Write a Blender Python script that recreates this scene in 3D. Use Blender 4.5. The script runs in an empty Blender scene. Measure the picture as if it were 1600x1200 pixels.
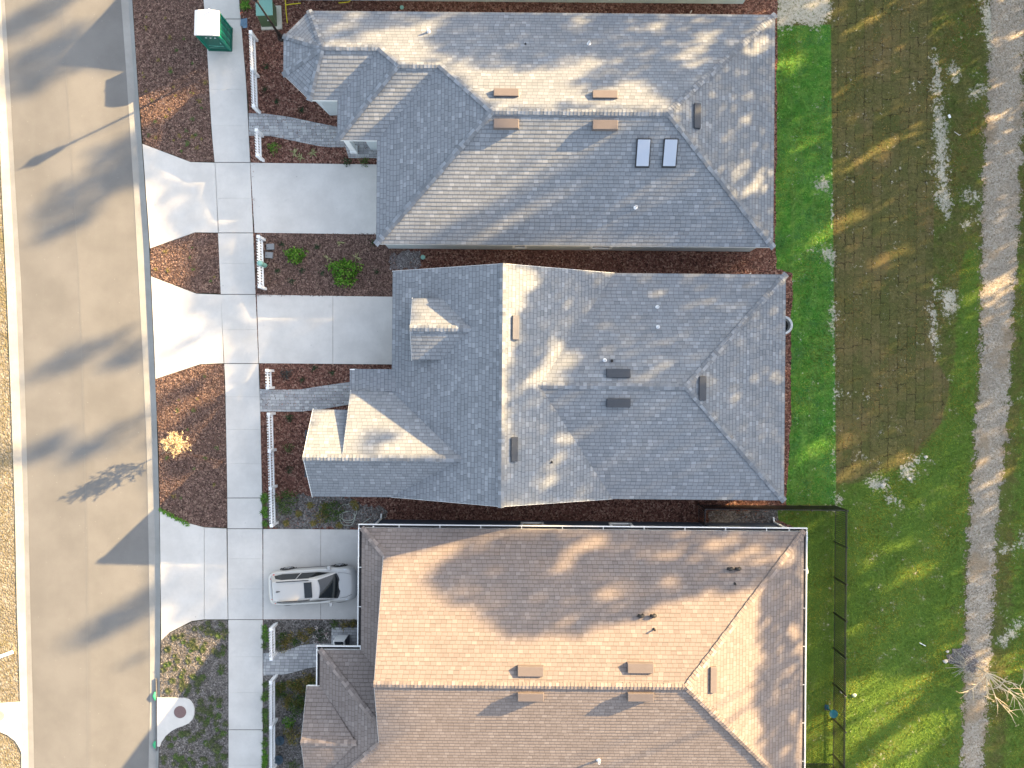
import bpy, math, random
import numpy as np
from mathutils import Vector, Matrix
from mathutils.bvhtree import BVHTree
from mathutils.geometry import tessellate_polygon
random.seed(7); rng = np.random.default_rng(7)
R = math.radians
scene = bpy.context.scene
col = scene.collection
# ------------------------------------------------------------------ camera, sky, sun, exposure
H, S, TH = 45.0, 28.0, 0.0087          # drone height (m), ground px per m, camera roll
cam = bpy.data.cameras.new('camera'); cam.sensor_width = 36; cam.lens = 28.35
cam.clip_start = 0.5; cam.clip_end = 900
camo = bpy.data.objects.new('camera', cam); col.objects.link(camo)
camo.location = (0, 0, H); camo.rotation_euler = (0, 0, TH); scene.camera = camo
SUN_EL, SUNV = R(18.6), None
saz = Vector((0.892, 0.452, 0)).normalized()
SUNV = Vector((saz.x*math.cos(SUN_EL), saz.y*math.cos(SUN_EL), math.sin(SUN_EL)))
TE = math.tan(SUN_EL)
world = bpy.data.worlds.new('World'); scene.world = world; world.use_nodes = True
wt = world.node_tree; bg = wt.nodes['Background']
sky = wt.nodes.new('ShaderNodeTexSky'); sky.sky_type = 'NISHITA'; sky.sun_disc = False
sky.sun_elevation = SUN_EL; sky.sun_rotation = math.atan2(saz.x, saz.y)
sky.air_density = 1.0; sky.dust_density = 2.0; sky.ozone_density = 0.6
hs_ = wt.nodes.new('ShaderNodeHueSaturation'); hs_.inputs['Saturation'].default_value = 0.62
wt.links.new(sky.outputs[0], hs_.inputs['Color']); wt.links.new(hs_.outputs[0], bg.inputs[0]); bg.inputs[1].default_value = 0.097
sl = bpy.data.lights.new('sun', 'SUN'); sl.energy = 4.7; sl.angle = R(0.5); sl.color = (1, 0.70, 0.345)
so = bpy.data.objects.new('sun', sl); col.objects.link(so); so.location = (60, 30, 40)
so.rotation_euler = SUNV.to_track_quat('Z', 'Y').to_euler()
vs = scene.view_settings; vs.view_transform = 'Standard'; vs.look = 'None'; vs.gamma = 1; vs.exposure = 2.6

# ------------------------------------------------------------------ helpers
def P(px, py, z=0.0):
    x, y = px-800.0, py-600.0
    k = (H-z)/H/S
    return ((x+TH*y)*k, -(y-TH*x)*k)
def P3(px, py, z=0.0): return P(px, py, z)+(z,)
def to_px(X, Y, Z):
    k = S*H/(H-Z); x = X*k; y = -Y*k
    return x-TH*y+800, y+TH*x+600
def tag(o, label=None, cat=None, group=None, kind=None):
    if label: o['label'] = label
    if cat: o['category'] = cat
    if group: o['group'] = group
    if kind: o['kind'] = kind
    return o
def empty(name, loc=(0, 0, 0), label=None, cat=None, group=None, rz=0):
    o = bpy.data.objects.new(name, None); col.objects.link(o); o.location = loc
    o.rotation_euler = (0, 0, rz); o.empty_display_size = 0.2
    return tag(o, label, cat, group)
def copy_tree(o, parent=None):
    c = o.copy(); col.objects.link(c)
    if parent: c.parent = parent
    for ch in o.children: copy_tree(ch, c)
    return c
class MB:
    def __init__(s, org=(0, 0, 0)): s.v = []; s.f = []; s.m = []; s.uv = {}; s.org = org; s.cm = 0
    def vert(s, p): s.v.append((p[0]-s.org[0], p[1]-s.org[1], p[2]-s.org[2])); return len(s.v)-1
    def face(s, pts, uv=None):
        i = [s.vert(p) for p in pts]; s.f.append(i); s.m.append(s.cm)
        if uv: s.uv[len(s.f)-1] = uv
    def box(s, c, d, rz=0, tilt=None):
        m = Matrix.Rotation(rz, 3, 'Z')
        if tilt: m = m @ tilt
        q = []
        for k in (-1, 1):
            for a, b in ((-1, -1), (1, -1), (1, 1), (-1, 1)):
                p = m @ Vector((a*d[0]/2, b*d[1]/2, k*d[2]/2)); q.append((c[0]+p.x, c[1]+p.y, c[2]+p.z))
        s.hexa(q)
    def hexa(s, q):
        b = len(s.v)
        for p in q: s.vert(p)
        for f in ((3, 2, 1, 0), (4, 5, 6, 7), (0, 1, 5, 4), (1, 2, 6, 5), (2, 3, 7, 6), (3, 0, 4, 7)):
            s.f.append([b+i for i in f]); s.m.append(s.cm)
    def prism(s, poly, z0, z1):
        a = sum(poly[i][0]*poly[(i+1) % len(poly)][1]-poly[(i+1) % len(poly)][0]*poly[i][1] for i in range(len(poly)))
        if a < 0: poly = poly[::-1]
        n = len(poly); b = len(s.v)
        for p in poly: s.vert((p[0], p[1], z0))
        for p in poly: s.vert((p[0], p[1], z1))
        s.f.append([b+n+i for i in range(n)]); s.m.append(s.cm)
        s.f.append([b+n-1-i for i in range(n)]); s.m.append(s.cm)
        for i in range(n):
            j = (i+1) % n; s.f.append([b+i, b+j, b+n+j, b+n+i]); s.m.append(s.cm)
    def beam(s, p, q, w, h):
        p, q = Vector(p), Vector(q); d = (q-p).normalized()
        sd = d.cross(Vector((0, 0, 1)))
        sd = sd.normalized() if sd.length > 1e-4 else Vector((1, 0, 0))
        up = sd.cross(d); o = []
        for e in (p, q):
            for a, b in ((-1, -1), (1, -1), (1, 1), (-1, 1)): o.append(tuple(e+sd*(a*w/2)+up*(b*h/2)))
        s.hexa(o)
    def tube(s, pts, rad, n=8, cap=True):
        pts = [Vector(p) for p in pts]; rr = rad if isinstance(rad, (list, tuple)) else [rad]*len(pts)
        rings = []
        for i, p in enumerate(pts):
            d = (pts[min(i+1, len(pts)-1)]-pts[max(i-1, 0)]).normalized()
            a = d.cross(Vector((0, 0, 1)))
            a = a.normalized() if a.length > 1e-3 else Vector((1, 0, 0))
            c = d.cross(a); b = len(s.v)
            for k in range(n):
                t = 2*math.pi*k/n; s.vert(tuple(p+a*(math.cos(t)*rr[i])+c*(math.sin(t)*rr[i])))
            rings.append(b)
        for i in range(len(rings)-1):
            for k in range(n):
                l = (k+1) % n
                s.f.append([rings[i]+k, rings[i]+l, rings[i+1]+l, rings[i+1]+k]); s.m.append(s.cm)
        if cap:
            s.f.append([rings[0]+k for k in range(n)][::-1]); s.m.append(s.cm)
            s.f.append([rings[-1]+k for k in range(n)]); s.m.append(s.cm)
    def lathe(s, c, prof, n=16):
        rings = []
        for r, z in prof:
            b = len(s.v)
            for k in range(n):
                t = 2*math.pi*k/n; s.vert((c[0]+r*math.cos(t), c[1]+r*math.sin(t), c[2]+z))
            rings.append(b)
        for i in range(len(rings)-1):
            for k in range(n):
                l = (k+1) % n
                s.f.append([rings[i]+k, rings[i]+l, rings[i+1]+l, rings[i+1]+k]); s.m.append(s.cm)
        s.f.append([rings[0]+k for k in range(n)][::-1]); s.m.append(s.cm)
        s.f.append([rings[-1]+k for k in range(n)]); s.m.append(s.cm)
    def build(s, name, mats, parent=None, loc=None, smooth=False, bevel=0, subsurf=0):
        me = bpy.data.meshes.new(name); me.from_pydata(s.v, [], s.f)
        if not isinstance(mats, (list, tuple)): mats = [mats]
        for m in mats: me.materials.append(m)
        me.polygons.foreach_set('material_index', s.m)
        if s.uv:
            ul = me.uv_layers.new(name='UVMap')
            for fi, uvs in s.uv.items():
                for li, uv in zip(me.polygons[fi].loop_indices, uvs): ul.data[li].uv = uv
        if smooth: me.polygons.foreach_set('use_smooth', [True]*len(me.polygons))
        me.update()
        o = bpy.data.objects.new(name, me); col.objects.link(o)
        if parent: o.parent = parent
        if loc: o.location = loc
        if bevel:
            b = o.modifiers.new('bevel', 'BEVEL'); b.width = bevel; b.segments = 2; b.limit_method = 'ANGLE'
        if subsurf:
            b = o.modifiers.new('sub', 'SUBSURF'); b.levels = subsurf; b.render_levels = subsurf
        return o

# ------------------------------------------------------------------ materials
class NT:
    def __init__(s, name, rough=0.85, spec=0.3):
        s.mat = bpy.data.materials.new(name); s.mat.use_nodes = True; s.t = s.mat.node_tree
        s.b = s.t.nodes['Principled BSDF']; s.b.inputs['Roughness'].default_value = rough
        s.b.inputs['Specular IOR Level'].default_value = spec
    def n(s, ty, **kw):
        nd = s.t.nodes.new('ShaderNode'+ty)
        for k, v in kw.items():
            if k.startswith('i_'):
                key = k[2:]; nd.inputs[int(key) if key.isdigit() else key].default_value = v
            else: setattr(nd, k, v)
        return nd
    def l(s, a, b): s.t.links.new(a, b); return b
    def math(s, op, a, b=None, c=None, clamp=False):
        nd = s.n('Math', operation=op, use_clamp=clamp)
        for i, x in enumerate((a, b, c)):
            if x is None: continue
            if isinstance(x, (int, float)): nd.inputs[i].default_value = x
            else: s.l(x, nd.inputs[i])
        return nd.outputs[0]
    def mix(s, f, a, b):
        nd = s.n('Mix', data_type='RGBA')
        for sock, x in ((nd.inputs[0], f), (nd.inputs[6], a), (nd.inputs[7], b)):
            if isinstance(x, (int, float)): sock.default_value = x
            elif isinstance(x, tuple): sock.default_value = x+(1,) if len(x) == 3 else x
            else: s.l(x, sock)
        return nd.outputs[2]
    def ramp(s, f, stops):
        nd = s.n('ValToRGB'); e = nd.color_ramp.elements
        while len(e) < len(stops): e.new(0.5)
        for i, (p, c) in enumerate(stops): e[i].position = p; e[i].color = tuple(c)+(1,) if len(c) == 3 else c
        s.l(f, nd.inputs[0]); return nd.outputs[0]
    def step(s, f, a, b):
        nd = s.n('MapRange', clamp=True, interpolation_type='SMOOTHSTEP'); nd.inputs[1].default_value = a; nd.inputs[2].default_value = b
        s.l(f, nd.inputs[0]); return nd.outputs[0]
    def noise(s, scale, detail=4, rough=0.6, vec=None, sc=None):
        nd = s.n('TexNoise'); nd.inputs['Scale'].default_value = scale; nd.inputs['Detail'].default_value = detail
        nd.inputs['Roughness'].default_value = rough
        if vec is None: vec = s.pos()
        if sc:
            m = s.n('Mapping'); m.inputs['Scale'].default_value = sc; s.l(vec, m.inputs[0]); vec = m.outputs[0]
        s.l(vec, nd.inputs['Vector']); return nd.outputs[0]
    def pos(s):
        if not hasattr(s, '_p'): s._p = s.n('NewGeometry').outputs['Position']
        return s._p
    def island(s): return s.n('NewGeometry').outputs['Random Per Island']
    def xyz(s, v):
        nd = s.n('SeparateXYZ'); s.l(v, nd.inputs[0]); return nd.outputs
    def color(s, c):
        if isinstance(c, tuple): s.b.inputs['Base Color'].default_value = c+(1,)
        else: s.l(c, s.b.inputs['Base Color'])
        return s
    def bump(s, h, dist=0.02, strength=1.0):
        nd = s.n('Bump'); nd.inputs['Distance'].default_value = dist; nd.inputs['Strength'].default_value = strength
        s.l(h, nd.inputs['Height']); s.l(nd.outputs[0], s.b.inputs['Normal']); return s
    def tile(s, u, v, W, Hh):
        vv = s.math('DIVIDE', v, Hh); row = s.math('FLOOR', vv); fv = s.math('FRACT', vv)
        w1 = s.n('TexWhiteNoise', noise_dimensions='1D'); s.l(row, w1.inputs['W'])
        uu = s.math('ADD', s.math('DIVIDE', u, W), s.math('MULTIPLY', w1.outputs[0], 5.37))
        cl = s.math('FLOOR', uu); fu = s.math('FRACT', uu)
        cb = s.n('CombineXYZ'); s.l(cl, cb.inputs[0]); s.l(row, cb.inputs[1])
        w2 = s.n('TexWhiteNoise', noise_dimensions='3D'); s.l(cb.outputs[0], w2.inputs['Vector'])
        return w2.outputs[0], fu, fv
def simple(name, c, rough=0.6, spec=0.4, metal=0, var=0.12, scale=6):
    m = NT(name, rough, spec); m.b.inputs['Metallic'].default_value = metal
    f = m.noise(scale, 4)
    m.color(m.mix(f, tuple(x*(1-var) for x in c), tuple(min(1, x*(1+var)) for x in c)))
    return m.mat
def shingle(name, dark, mid, light):
    m = NT(name, 0.95, 0.12); uv = m.n('UVMap').outputs[0]; u, v, _ = m.xyz(uv)
    r, fu, fv = m.tile(u, v, 0.27, 0.20)
    c = m.ramp(r, [(0.0, dark), (0.3, mid), (0.8, mid), (0.95, light)])
    big = m.noise(0.5, 3, vec=uv); fine = m.noise(45, 2, vec=uv)
    c = m.mix(m.math('MULTIPLY', m.step(big, 0.35, 0.7), 0.25), c, tuple(x*0.75 for x in mid))
    c = m.mix(m.math('MULTIPLY', fine, 0.35), c, tuple(x*0.6 for x in dark))
    slot = m.math('MULTIPLY', m.math('LESS_THAN', fu, 0.07), m.math('LESS_THAN', fv, 0.9))
    w3 = m.n('TexWhiteNoise', noise_dimensions='1D'); m.l(m.math('MULTIPLY', r, 917.3), w3.inputs['W'])
    gap = m.math('MULTIPLY', m.math('LESS_THAN', fv, m.math('ADD', 0.10, m.math('MULTIPLY', w3.outputs[0], 0.20))), 0.40)
    edge = m.math('MAXIMUM', gap, m.math('MULTIPLY', slot, 0.5))
    c = m.mix(edge, c, tuple(x*0.3 for x in dark))
    strk = m.noise(1.0, 3, vec=uv, sc=(1.6, 0.12, 1)); c = m.mix(m.math('MULTIPLY', m.step(strk, 0.55, 0.75), 0.2), c, tuple(x*0.7 for x in mid))
    h = m.math('ADD', m.math('MULTIPLY', m.math('SUBTRACT', 1.0, fv), 1.6), m.math('MULTIPLY', r, 0.45))
    h = m.math('SUBTRACT', h, m.math('MULTIPLY', slot, 0.7))
    h = m.math('ADD', h, m.math('MULTIPLY', fine, 0.25))
    m.color(c); m.bump(h, 0.012, 0.9); return m.mat
def caps(name, c):
    m = NT(name, 0.95, 0.12); r = m.island()
    m.color(m.ramp(r, [(0, tuple(x*0.75 for x in c)), (0.6, c), (1, tuple(x*1.35 for x in c))]))
    m.bump(m.noise(60, 2), 0.01); return m.mat
GD, GM, GL = (0.19, 0.203, 0.22), (0.232, 0.248, 0.27), (0.305, 0.322, 0.345)
BD, BM, BL = (0.208, 0.173, 0.156), (0.245, 0.206, 0.187), (0.29, 0.248, 0.226)
M = {}
M['shingle_grey'] = shingle('grey_shingle', GD, GM, GL)
M['shingle_brown'] = shingle('brown_shingle', BD, BM, BL)
M['cap_grey'] = caps('grey_ridge_cap', (0.20, 0.213, 0.232)); M['cap_brown'] = caps('brown_ridge_cap', (0.225, 0.187, 0.168))
M['white'] = simple('white_paint', (0.78, 0.78, 0.76), 0.45, var=0.04)
M['white_vinyl'] = simple('white_vinyl', (0.8, 0.8, 0.8), 0.35, var=0.03)
M['dark_metal'] = simple('black_metal', (0.012, 0.012, 0.013), 0.4, 0.5, var=0.3)
M['gutter_in'] = simple('gutter_dark', (0.03, 0.028, 0.03), 0.9)  # near-black tone for the inside of the gutter trough
M['vent_black'] = simple('black_vent', (0.045, 0.05, 0.06), 0.55)
M['vent_brown'] = simple('brown_vent', (0.135, 0.112, 0.104), 0.6)
M['pipe_black'] = simple('black_pipe', (0.02, 0.02, 0.02), 0.6)
M['glass_dark'] = simple('dark_glass', (0.02, 0.024, 0.03), 0.06, 0.8)
M['pad'] = simple('cream_pad', (0.52, 0.5, 0.42), 0.9, scale=12, var=0.2)
M['stone'] = simple('pale_stone', (0.45, 0.43, 0.38), 0.9, var=0.2)
def siding(name, c):
    m = NT(name, 0.7); z = m.xyz(m.pos())[2]
    f = m.math('FRACT', m.math('DIVIDE', z, 0.16)); n = m.noise(2, 3)
    m.color(m.mix(n, tuple(x*0.9 for x in c), tuple(x*1.08 for x in c))); m.bump(f, 0.02); return m.mat
M['wall_pale'] = siding('pale_siding', (0.50, 0.55, 0.57)); M['wall_slate'] = siding('slate_siding', (0.075, 0.098, 0.135))
M['wall_grey'] = siding('grey_siding', (0.3, 0.32, 0.34)); M['wall_aqua'] = siding('aqua_siding', (0.55, 0.68, 0.68))
def concrete(name, c, speck=0.10):
    m = NT(name, 0.9, 0.2); a = m.noise(0.6, 5, 0.65); b = m.noise(7, 4, 0.6); f = m.noise(90, 2)
    st = m.noise(1.0, 3, vec=m.pos(), sc=(6, 0.5, 1))
    cc = m.mix(m.step(a, 0.3, 0.72), tuple(x*(1-speck) for x in c), tuple(x*(1+speck*0.6) for x in c))
    cc = m.mix(m.math('MULTIPLY', m.step(b, 0.5, 0.8), 0.25), cc, tuple(x*0.82 for x in c))
    cc = m.mix(m.math('MULTIPLY', m.step(st, 0.55, 0.75), 0.15), cc, tuple(x*0.85 for x in c))
    cc = m.mix(m.math('MULTIPLY', m.step(f, 0.6, 0.75), 0.18), cc, tuple(x*0.7 for x in c))
    dk = m.noise(1.7, 6, 0.75); cc = m.mix(m.math('MULTIPLY', m.step(dk, 0.60, 0.72), 0.22), cc, tuple(x*0.6 for x in c))
    sp = m.n('TexVoronoi'); sp.inputs['Scale'].default_value = 1.3; m.l(m.pos(), sp.inputs['Vector']); cc = m.mix(m.math('MULTIPLY', m.math('LESS_THAN', sp.outputs['Distance'], m.math('MULTIPLY', m.xyz(sp.outputs['Color'])[1], 0.05)), 0.5), cc, tuple(x*0.4 for x in c))
    m.color(cc); m.bump(f, 0.004); return m.mat
M['concrete'] = concrete('pale_concrete', (0.545, 0.52, 0.485)); M['curb'] = concrete('curb_concrete', (0.27, 0.265, 0.25), 0.14)
M['joint'] = simple('joint_dirt', (0.12, 0.115, 0.11), 0.95, var=0.3, scale=20)
def asphalt():
    m = NT('road_asphalt', 0.92, 0.25); a = m.noise(0.35, 5, 0.6); s1 = m.noise(1, 4, vec=m.pos(), sc=(2.2, 0.12, 1))
    f = m.noise(70, 2, 0.7); b = m.noise(4, 5, 0.7); c = (0.158, 0.153, 0.145)
    cc = m.mix(m.step(a, 0.3, 0.7), tuple(x*0.9 for x in c), tuple(x*1.12 for x in c))
    cc = m.mix(m.math('MULTIPLY', m.step(s1, 0.5, 0.8), 0.3), cc, (0.175, 0.172, 0.165))
    cc = m.mix(m.math('MULTIPLY', m.step(b, 0.62, 0.85), 0.45), cc, (0.25, 0.24, 0.22))
    cc = m.mix(m.math('MULTIPLY', m.step(f, 0.45, 0.75), 0.35), cc, (0.08, 0.08, 0.08))
    sp = m.n('TexVoronoi'); sp.inputs['Scale'].default_value = 2.3; m.l(m.pos(), sp.inputs['Vector'])
    cc = m.mix(m.math('MULTIPLY', m.math('LESS_THAN', sp.outputs['Distance'], 0.05), 0.5), cc, (0.33, 0.32, 0.3))
    y = m.xyz(m.pos())
    m.color(cc); m.bump(f, 0.006); return m.mat
M['asphalt'] = asphalt()
def mulch(name, cols, sc=13, dirt=None):
    m = NT(name, 0.97, 0.1)
    w = m.noise(3, 2); mp = m.n('VectorMath', operation='ADD'); m.l(m.pos(), mp.inputs[0])
    nv = m.n('TexNoise'); nv.inputs['Scale'].default_value = 9; m.l(m.pos(), nv.inputs['Vector'])
    sc2 = m.n('VectorMath', operation='SCALE'); sc2.inputs['Scale'].default_value = 0.16; m.l(nv.outputs['Color'], sc2.inputs[0])
    m.l(sc2.outputs[0], mp.inputs[1])
    v = m.n('TexVoronoi'); v.inputs['Scale'].default_value = sc; m.l(mp.outputs[0], v.inputs['Vector'])
    r = m.xyz(v.outputs['Color'])[0]
    cc = m.ramp(r, cols)
    big = m.noise(0.7, 4)
    mid = cols[len(cols)//2][1]
    cc = m.mix(m.math('MULTIPLY', m.step(big, 0.4, 0.75), 0.45), cc, tuple(x*0.55 for x in mid))
    if dirt: cc = m.mix(m.math('MULTIPLY', m.step(m.noise(0.45, 4), 0.52, 0.66), 0.6), cc, dirt)
    m.color(cc)
    h = m.math('ADD', m.math('MULTIPLY', r, 0.6), m.math('MULTIPLY', v.outputs['Distance'], -0.8))
    m.bump(h, 0.06); return m.mat
MU = [(0.0, (0.045, 0.027, 0.022)), (0.35, (0.115, 0.07, 0.056)), (0.7, (0.18, 0.112, 0.09)), (1.0, (0.34, 0.235, 0.18))]
M['mulch'] = mulch('faded_mulch', MU)
M['mulch_red'] = mulch('red_mulch', [(0.0, (0.045, 0.023, 0.018)), (0.4, (0.135, 0.063, 0.048)), (0.75, (0.225, 0.11, 0.083)), (1.0, (0.38, 0.24, 0.18))])
M['mulch_grey'] = mulch('grey_mulch', [(0.0, (0.07, 0.064, 0.058)), (0.4, (0.145, 0.132, 0.122)), (0.75, (0.205, 0.19, 0.178)), (1.0, (0.32, 0.3, 0.28))])
M['gravel'] = mulch('grey_gravel', [(0.0, (0.08, 0.075, 0.075)), (0.4, (0.19, 0.175, 0.175)), (0.75, (0.28, 0.26, 0.26)), (1.0, (0.46, 0.44, 0.43))], 22)
M['path'] = mulch_path = mulch('path_gravel', [(0.0, (0.22, 0.18, 0.13)), (0.35, (0.36, 0.31, 0.245)), (0.7, (0.42, 0.37, 0.305)), (1.0, (0.50, 0.455, 0.39))], 17, dirt=(0.30, 0.22, 0.135))
def ragged(mt):
    m = NT.__new__(NT); m.mat = mt; m.t = mt.node_tree; m.b = m.t.nodes['Principled BSDF']
    a = m.n('Attribute', attribute_name='edge'); n = m.math('ADD', m.math('MULTIPLY', m.math('SUBTRACT', m.noise(1.3, 6, 0.75), 0.5), 1.9), m.math('MULTIPLY', m.math('SUBTRACT', m.noise(9, 4, 0.7), 0.5), 1.1))
    m.l(m.math('GREATER_THAN', m.math('ADD', a.outputs['Fac'], n), 0.13), m.b.inputs['Alpha'])
ragged(M['path'])
M['verge'] = mulch('dry_verge', [(0.0, (0.15, 0.125, 0.08)), (0.35, (0.20, 0.17, 0.115)), (0.7, (0.25, 0.215, 0.16)), (1.0, (0.31, 0.28, 0.23))], 9, dirt=(0.16, 0.135, 0.065))
M['sand'] = mulch('bare_sand', [(0, (0.27, 0.23, 0.17)), (0.5, (0.38, 0.34, 0.27)), (1, (0.47, 0.44, 0.38)), (1, (0.47, 0.44, 0.38))], 8)
def pavers():
    m = NT('grey_pavers', 0.9, 0.2); x, y, _ = m.xyz(m.pos()); r, fu, fv = m.tile(x, y, 0.26, 0.17)
    c = m.ramp(r, [(0, (0.30, 0.30, 0.305)), (0.5, (0.39, 0.39, 0.39)), (1, (0.5, 0.5, 0.49))])
    c = m.mix(m.math('MULTIPLY', m.noise(30, 3), 0.4), c, (0.15, 0.15, 0.155))
    e = m.math('MAXIMUM', m.math('LESS_THAN', fu, 0.06), m.math('LESS_THAN', fv, 0.09))
    m.color(m.mix(m.math('MULTIPLY', e, 0.6), c, (0.07, 0.07, 0.07))); m.bump(m.math('SUBTRACT', 1.0, e), 0.008); return m.mat
M['pavers'] = pavers()
def lawn():
    m = NT('lawn_ground', 0.98, 0.05)
    at = {}
    for k in ('lush', 'sod', 'sand', 'lower'):
        a = m.n('Attribute', attribute_name=k); at[k] = a.outputs['Fac']
    n1 = m.noise(1.1, 6, 0.7); n2 = m.noise(6, 5, 0.7); n3 = m.noise(28, 3, 0.7)
    def msk(k, amp, lo=0.42, hi=0.58):
        j = m.math('MULTIPLY', m.math('SUBTRACT', n1, 0.5), amp); j2 = m.math('MULTIPLY', m.math('SUBTRACT', n2, 0.5), amp)
        return m.step(m.math('ADD', m.math('ADD', at[k], j), j2), lo, hi)
    nn = m.math('ADD', m.math('MULTIPLY', n2, 0.5), m.math('MULTIPLY', n3, 0.5))
    base = m.ramp(nn, [(0.3, (0.045, 0.053, 0.015)), (0.5, (0.112, 0.112, 0.036)), (0.72, (0.217, 0.188, 0.083))])
    base = m.mix(m.step(n1, 0.42, 0.62), base, m.mix(n2, (0.053, 0.090, 0.018), (0.128, 0.158, 0.036)))
    lo = m.ramp(nn, [(0.3, (0.038, 0.080, 0.015)), (0.5, (0.087, 0.154, 0.026)), (0.72, (0.174, 0.232, 0.050))])
    lo = m.mix(m.math('MULTIPLY', m.step(n1, 0.5, 0.7), 0.6), lo, (0.143, 0.158, 0.048))
    lv = m.noise(1.8, 5, 0.75); lu = m.ramp(nn, [(0.3, (0.027, 0.098, 0.015)), (0.5, (0.060, 0.195, 0.028)), (0.72, (0.120, 0.300, 0.053))])
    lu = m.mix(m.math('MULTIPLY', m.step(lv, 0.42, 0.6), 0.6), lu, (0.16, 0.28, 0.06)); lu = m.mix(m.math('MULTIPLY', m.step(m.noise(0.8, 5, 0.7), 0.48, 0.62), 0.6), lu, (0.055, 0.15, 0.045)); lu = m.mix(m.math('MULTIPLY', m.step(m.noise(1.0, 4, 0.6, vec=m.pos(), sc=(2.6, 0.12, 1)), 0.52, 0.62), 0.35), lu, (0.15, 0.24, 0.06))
    x, y, _ = m.xyz(m.pos())
    n4_ = m.noise(2.6, 5, 0.75); jx = m.math('ADD', x, m.math('MULTIPLY', m.math('SUBTRACT', n4_, 0.5), 0.34)); jy = m.math('ADD', y, m.math('MULTIPLY', m.math('SUBTRACT', n1, 0.5), 0.5))
    r, fu, fv = m.tile(jy, jx, 0.95, 0.50)
    seam = m.math('MAXIMUM', m.math('LESS_THAN', fu, 0.045), m.math('LESS_THAN', fv, 0.085))
    sd = m.ramp(nn, [(0.3, (0.053, 0.048, 0.019)), (0.5, (0.123, 0.108, 0.042)), (0.72, (0.225, 0.188, 0.087))])
    sd = m.mix(m.math('MULTIPLY', r, 0.6), sd, (0.062, 0.082, 0.022))
    nb = m.noise(0.35, 5, 0.7)
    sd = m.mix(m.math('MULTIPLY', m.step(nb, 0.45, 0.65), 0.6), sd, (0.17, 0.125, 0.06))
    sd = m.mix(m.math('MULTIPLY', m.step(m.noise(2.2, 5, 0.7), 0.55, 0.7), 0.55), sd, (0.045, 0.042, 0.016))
    sd = m.mix(m.math('MULTIPLY', m.math('MULTIPLY', seam, m.step(m.noise(1.4, 4, 0.7), 0.42, 0.62)), 0.8), sd, (0.016, 0.013, 0.008))
    sa = m.ramp(nn, [(0.3, (0.300, 0.270, 0.210)), (0.6, (0.540, 0.495, 0.405)), (0.8, (0.600, 0.600, 0.555))])
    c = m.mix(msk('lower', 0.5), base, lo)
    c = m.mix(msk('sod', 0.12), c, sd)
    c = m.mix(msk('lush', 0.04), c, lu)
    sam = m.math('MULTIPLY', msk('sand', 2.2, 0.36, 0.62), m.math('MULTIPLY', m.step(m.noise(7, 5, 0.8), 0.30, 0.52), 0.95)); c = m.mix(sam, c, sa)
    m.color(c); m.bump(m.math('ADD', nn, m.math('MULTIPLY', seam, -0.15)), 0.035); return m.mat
M['lawn'] = lawn()
def attrmat(name, rough=0.8, trans=0.35):
    m = NT(name, rough, 0.15); a = m.n('Attribute', attribute_name='Col')
    m.l(a.outputs['Color'], m.b.inputs['Base Color'])
    if trans:
        tr = m.n('BsdfTranslucent'); m.l(a.outputs['Color'], tr.inputs[0]); mx = m.n('MixShader'); mx.inputs[0].default_value = trans
        m.l(m.b.outputs[0], mx.inputs[1]); m.l(tr.outputs[0], mx.inputs[2])
        m.l(mx.outputs[0], m.t.nodes['Material Output'].inputs[0])
    return m.mat
M['blades'] = attrmat('grass_blades'); M['chips'] = attrmat('bark_chips', 0.95, 0)
def leafmat(name, stops, trans=0.35):
    m = NT(name, 0.6, 0.25); c = m.ramp(m.island(), stops); m.color(c)
    tr = m.n('BsdfTranslucent'); m.l(c, tr.inputs[0]); mx = m.n('MixShader'); mx.inputs[0].default_value = trans
    m.l(m.b.outputs[0], mx.inputs[1]); m.l(tr.outputs[0], mx.inputs[2]); m.l(mx.outputs[0], m.t.nodes['Material Output'].inputs[0])
    return m.mat
M['leaf_bright'] = leafmat('bright_leaves', [(0, (0.04, 0.12, 0.01)), (0.6, (0.10, 0.26, 0.02)), (1, (0.24, 0.38, 0.06))])
M['leaf_dark'] = leafmat('dark_leaves', [(0, (0.015, 0.035, 0.014)), (0.6, (0.035, 0.075, 0.03)), (1, (0.09, 0.13, 0.06))])
M['leaf_mid'] = leafmat('mid_leaves', [(0, (0.035, 0.075, 0.017)), (0.6, (0.09, 0.15, 0.035)), (1, (0.19, 0.23, 0.08))])
M['leaf_dull'] = leafmat('dull_leaves', [(0, (0.045, 0.06, 0.025)), (0.6, (0.10, 0.125, 0.05)), (1, (0.18, 0.19, 0.09))])
M['leaf_olive'] = leafmat('olive_leaves', [(0, (0.10, 0.10, 0.025)), (0.6, (0.23, 0.20, 0.055)), (1, (0.40, 0.26, 0.10))])
M['leaf_pale'] = leafmat('pale_leaves', [(0, (0.18, 0.19, 0.07)), (0.6, (0.34, 0.33, 0.15)), (1, (0.48, 0.45, 0.26))])
M['leaf_tan'] = leafmat('tan_leaves', [(0, (0.30, 0.22, 0.12)), (0.6, (0.48, 0.37, 0.23)), (1, (0.62, 0.52, 0.36))], 0.2)
M['leaf_grey'] = leafmat('grey_leaves', [(0, (0.03, 0.035, 0.035)), (0.6, (0.06, 0.07, 0.065)), (1, (0.11, 0.12, 0.11))])
M['leaf_tree'] = leafmat('tree_leaves', [(0, (0.03, 0.06, 0.012)), (0.6, (0.06, 0.11, 0.022)), (1, (0.10, 0.15, 0.04))], 0.15)
M['flower'] = leafmat('white_petals', [(0, (0.5, 0.3, 0.3)), (0.5, (0.7, 0.62, 0.55)), (1, (0.8, 0.78, 0.74))], 0.1)
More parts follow.
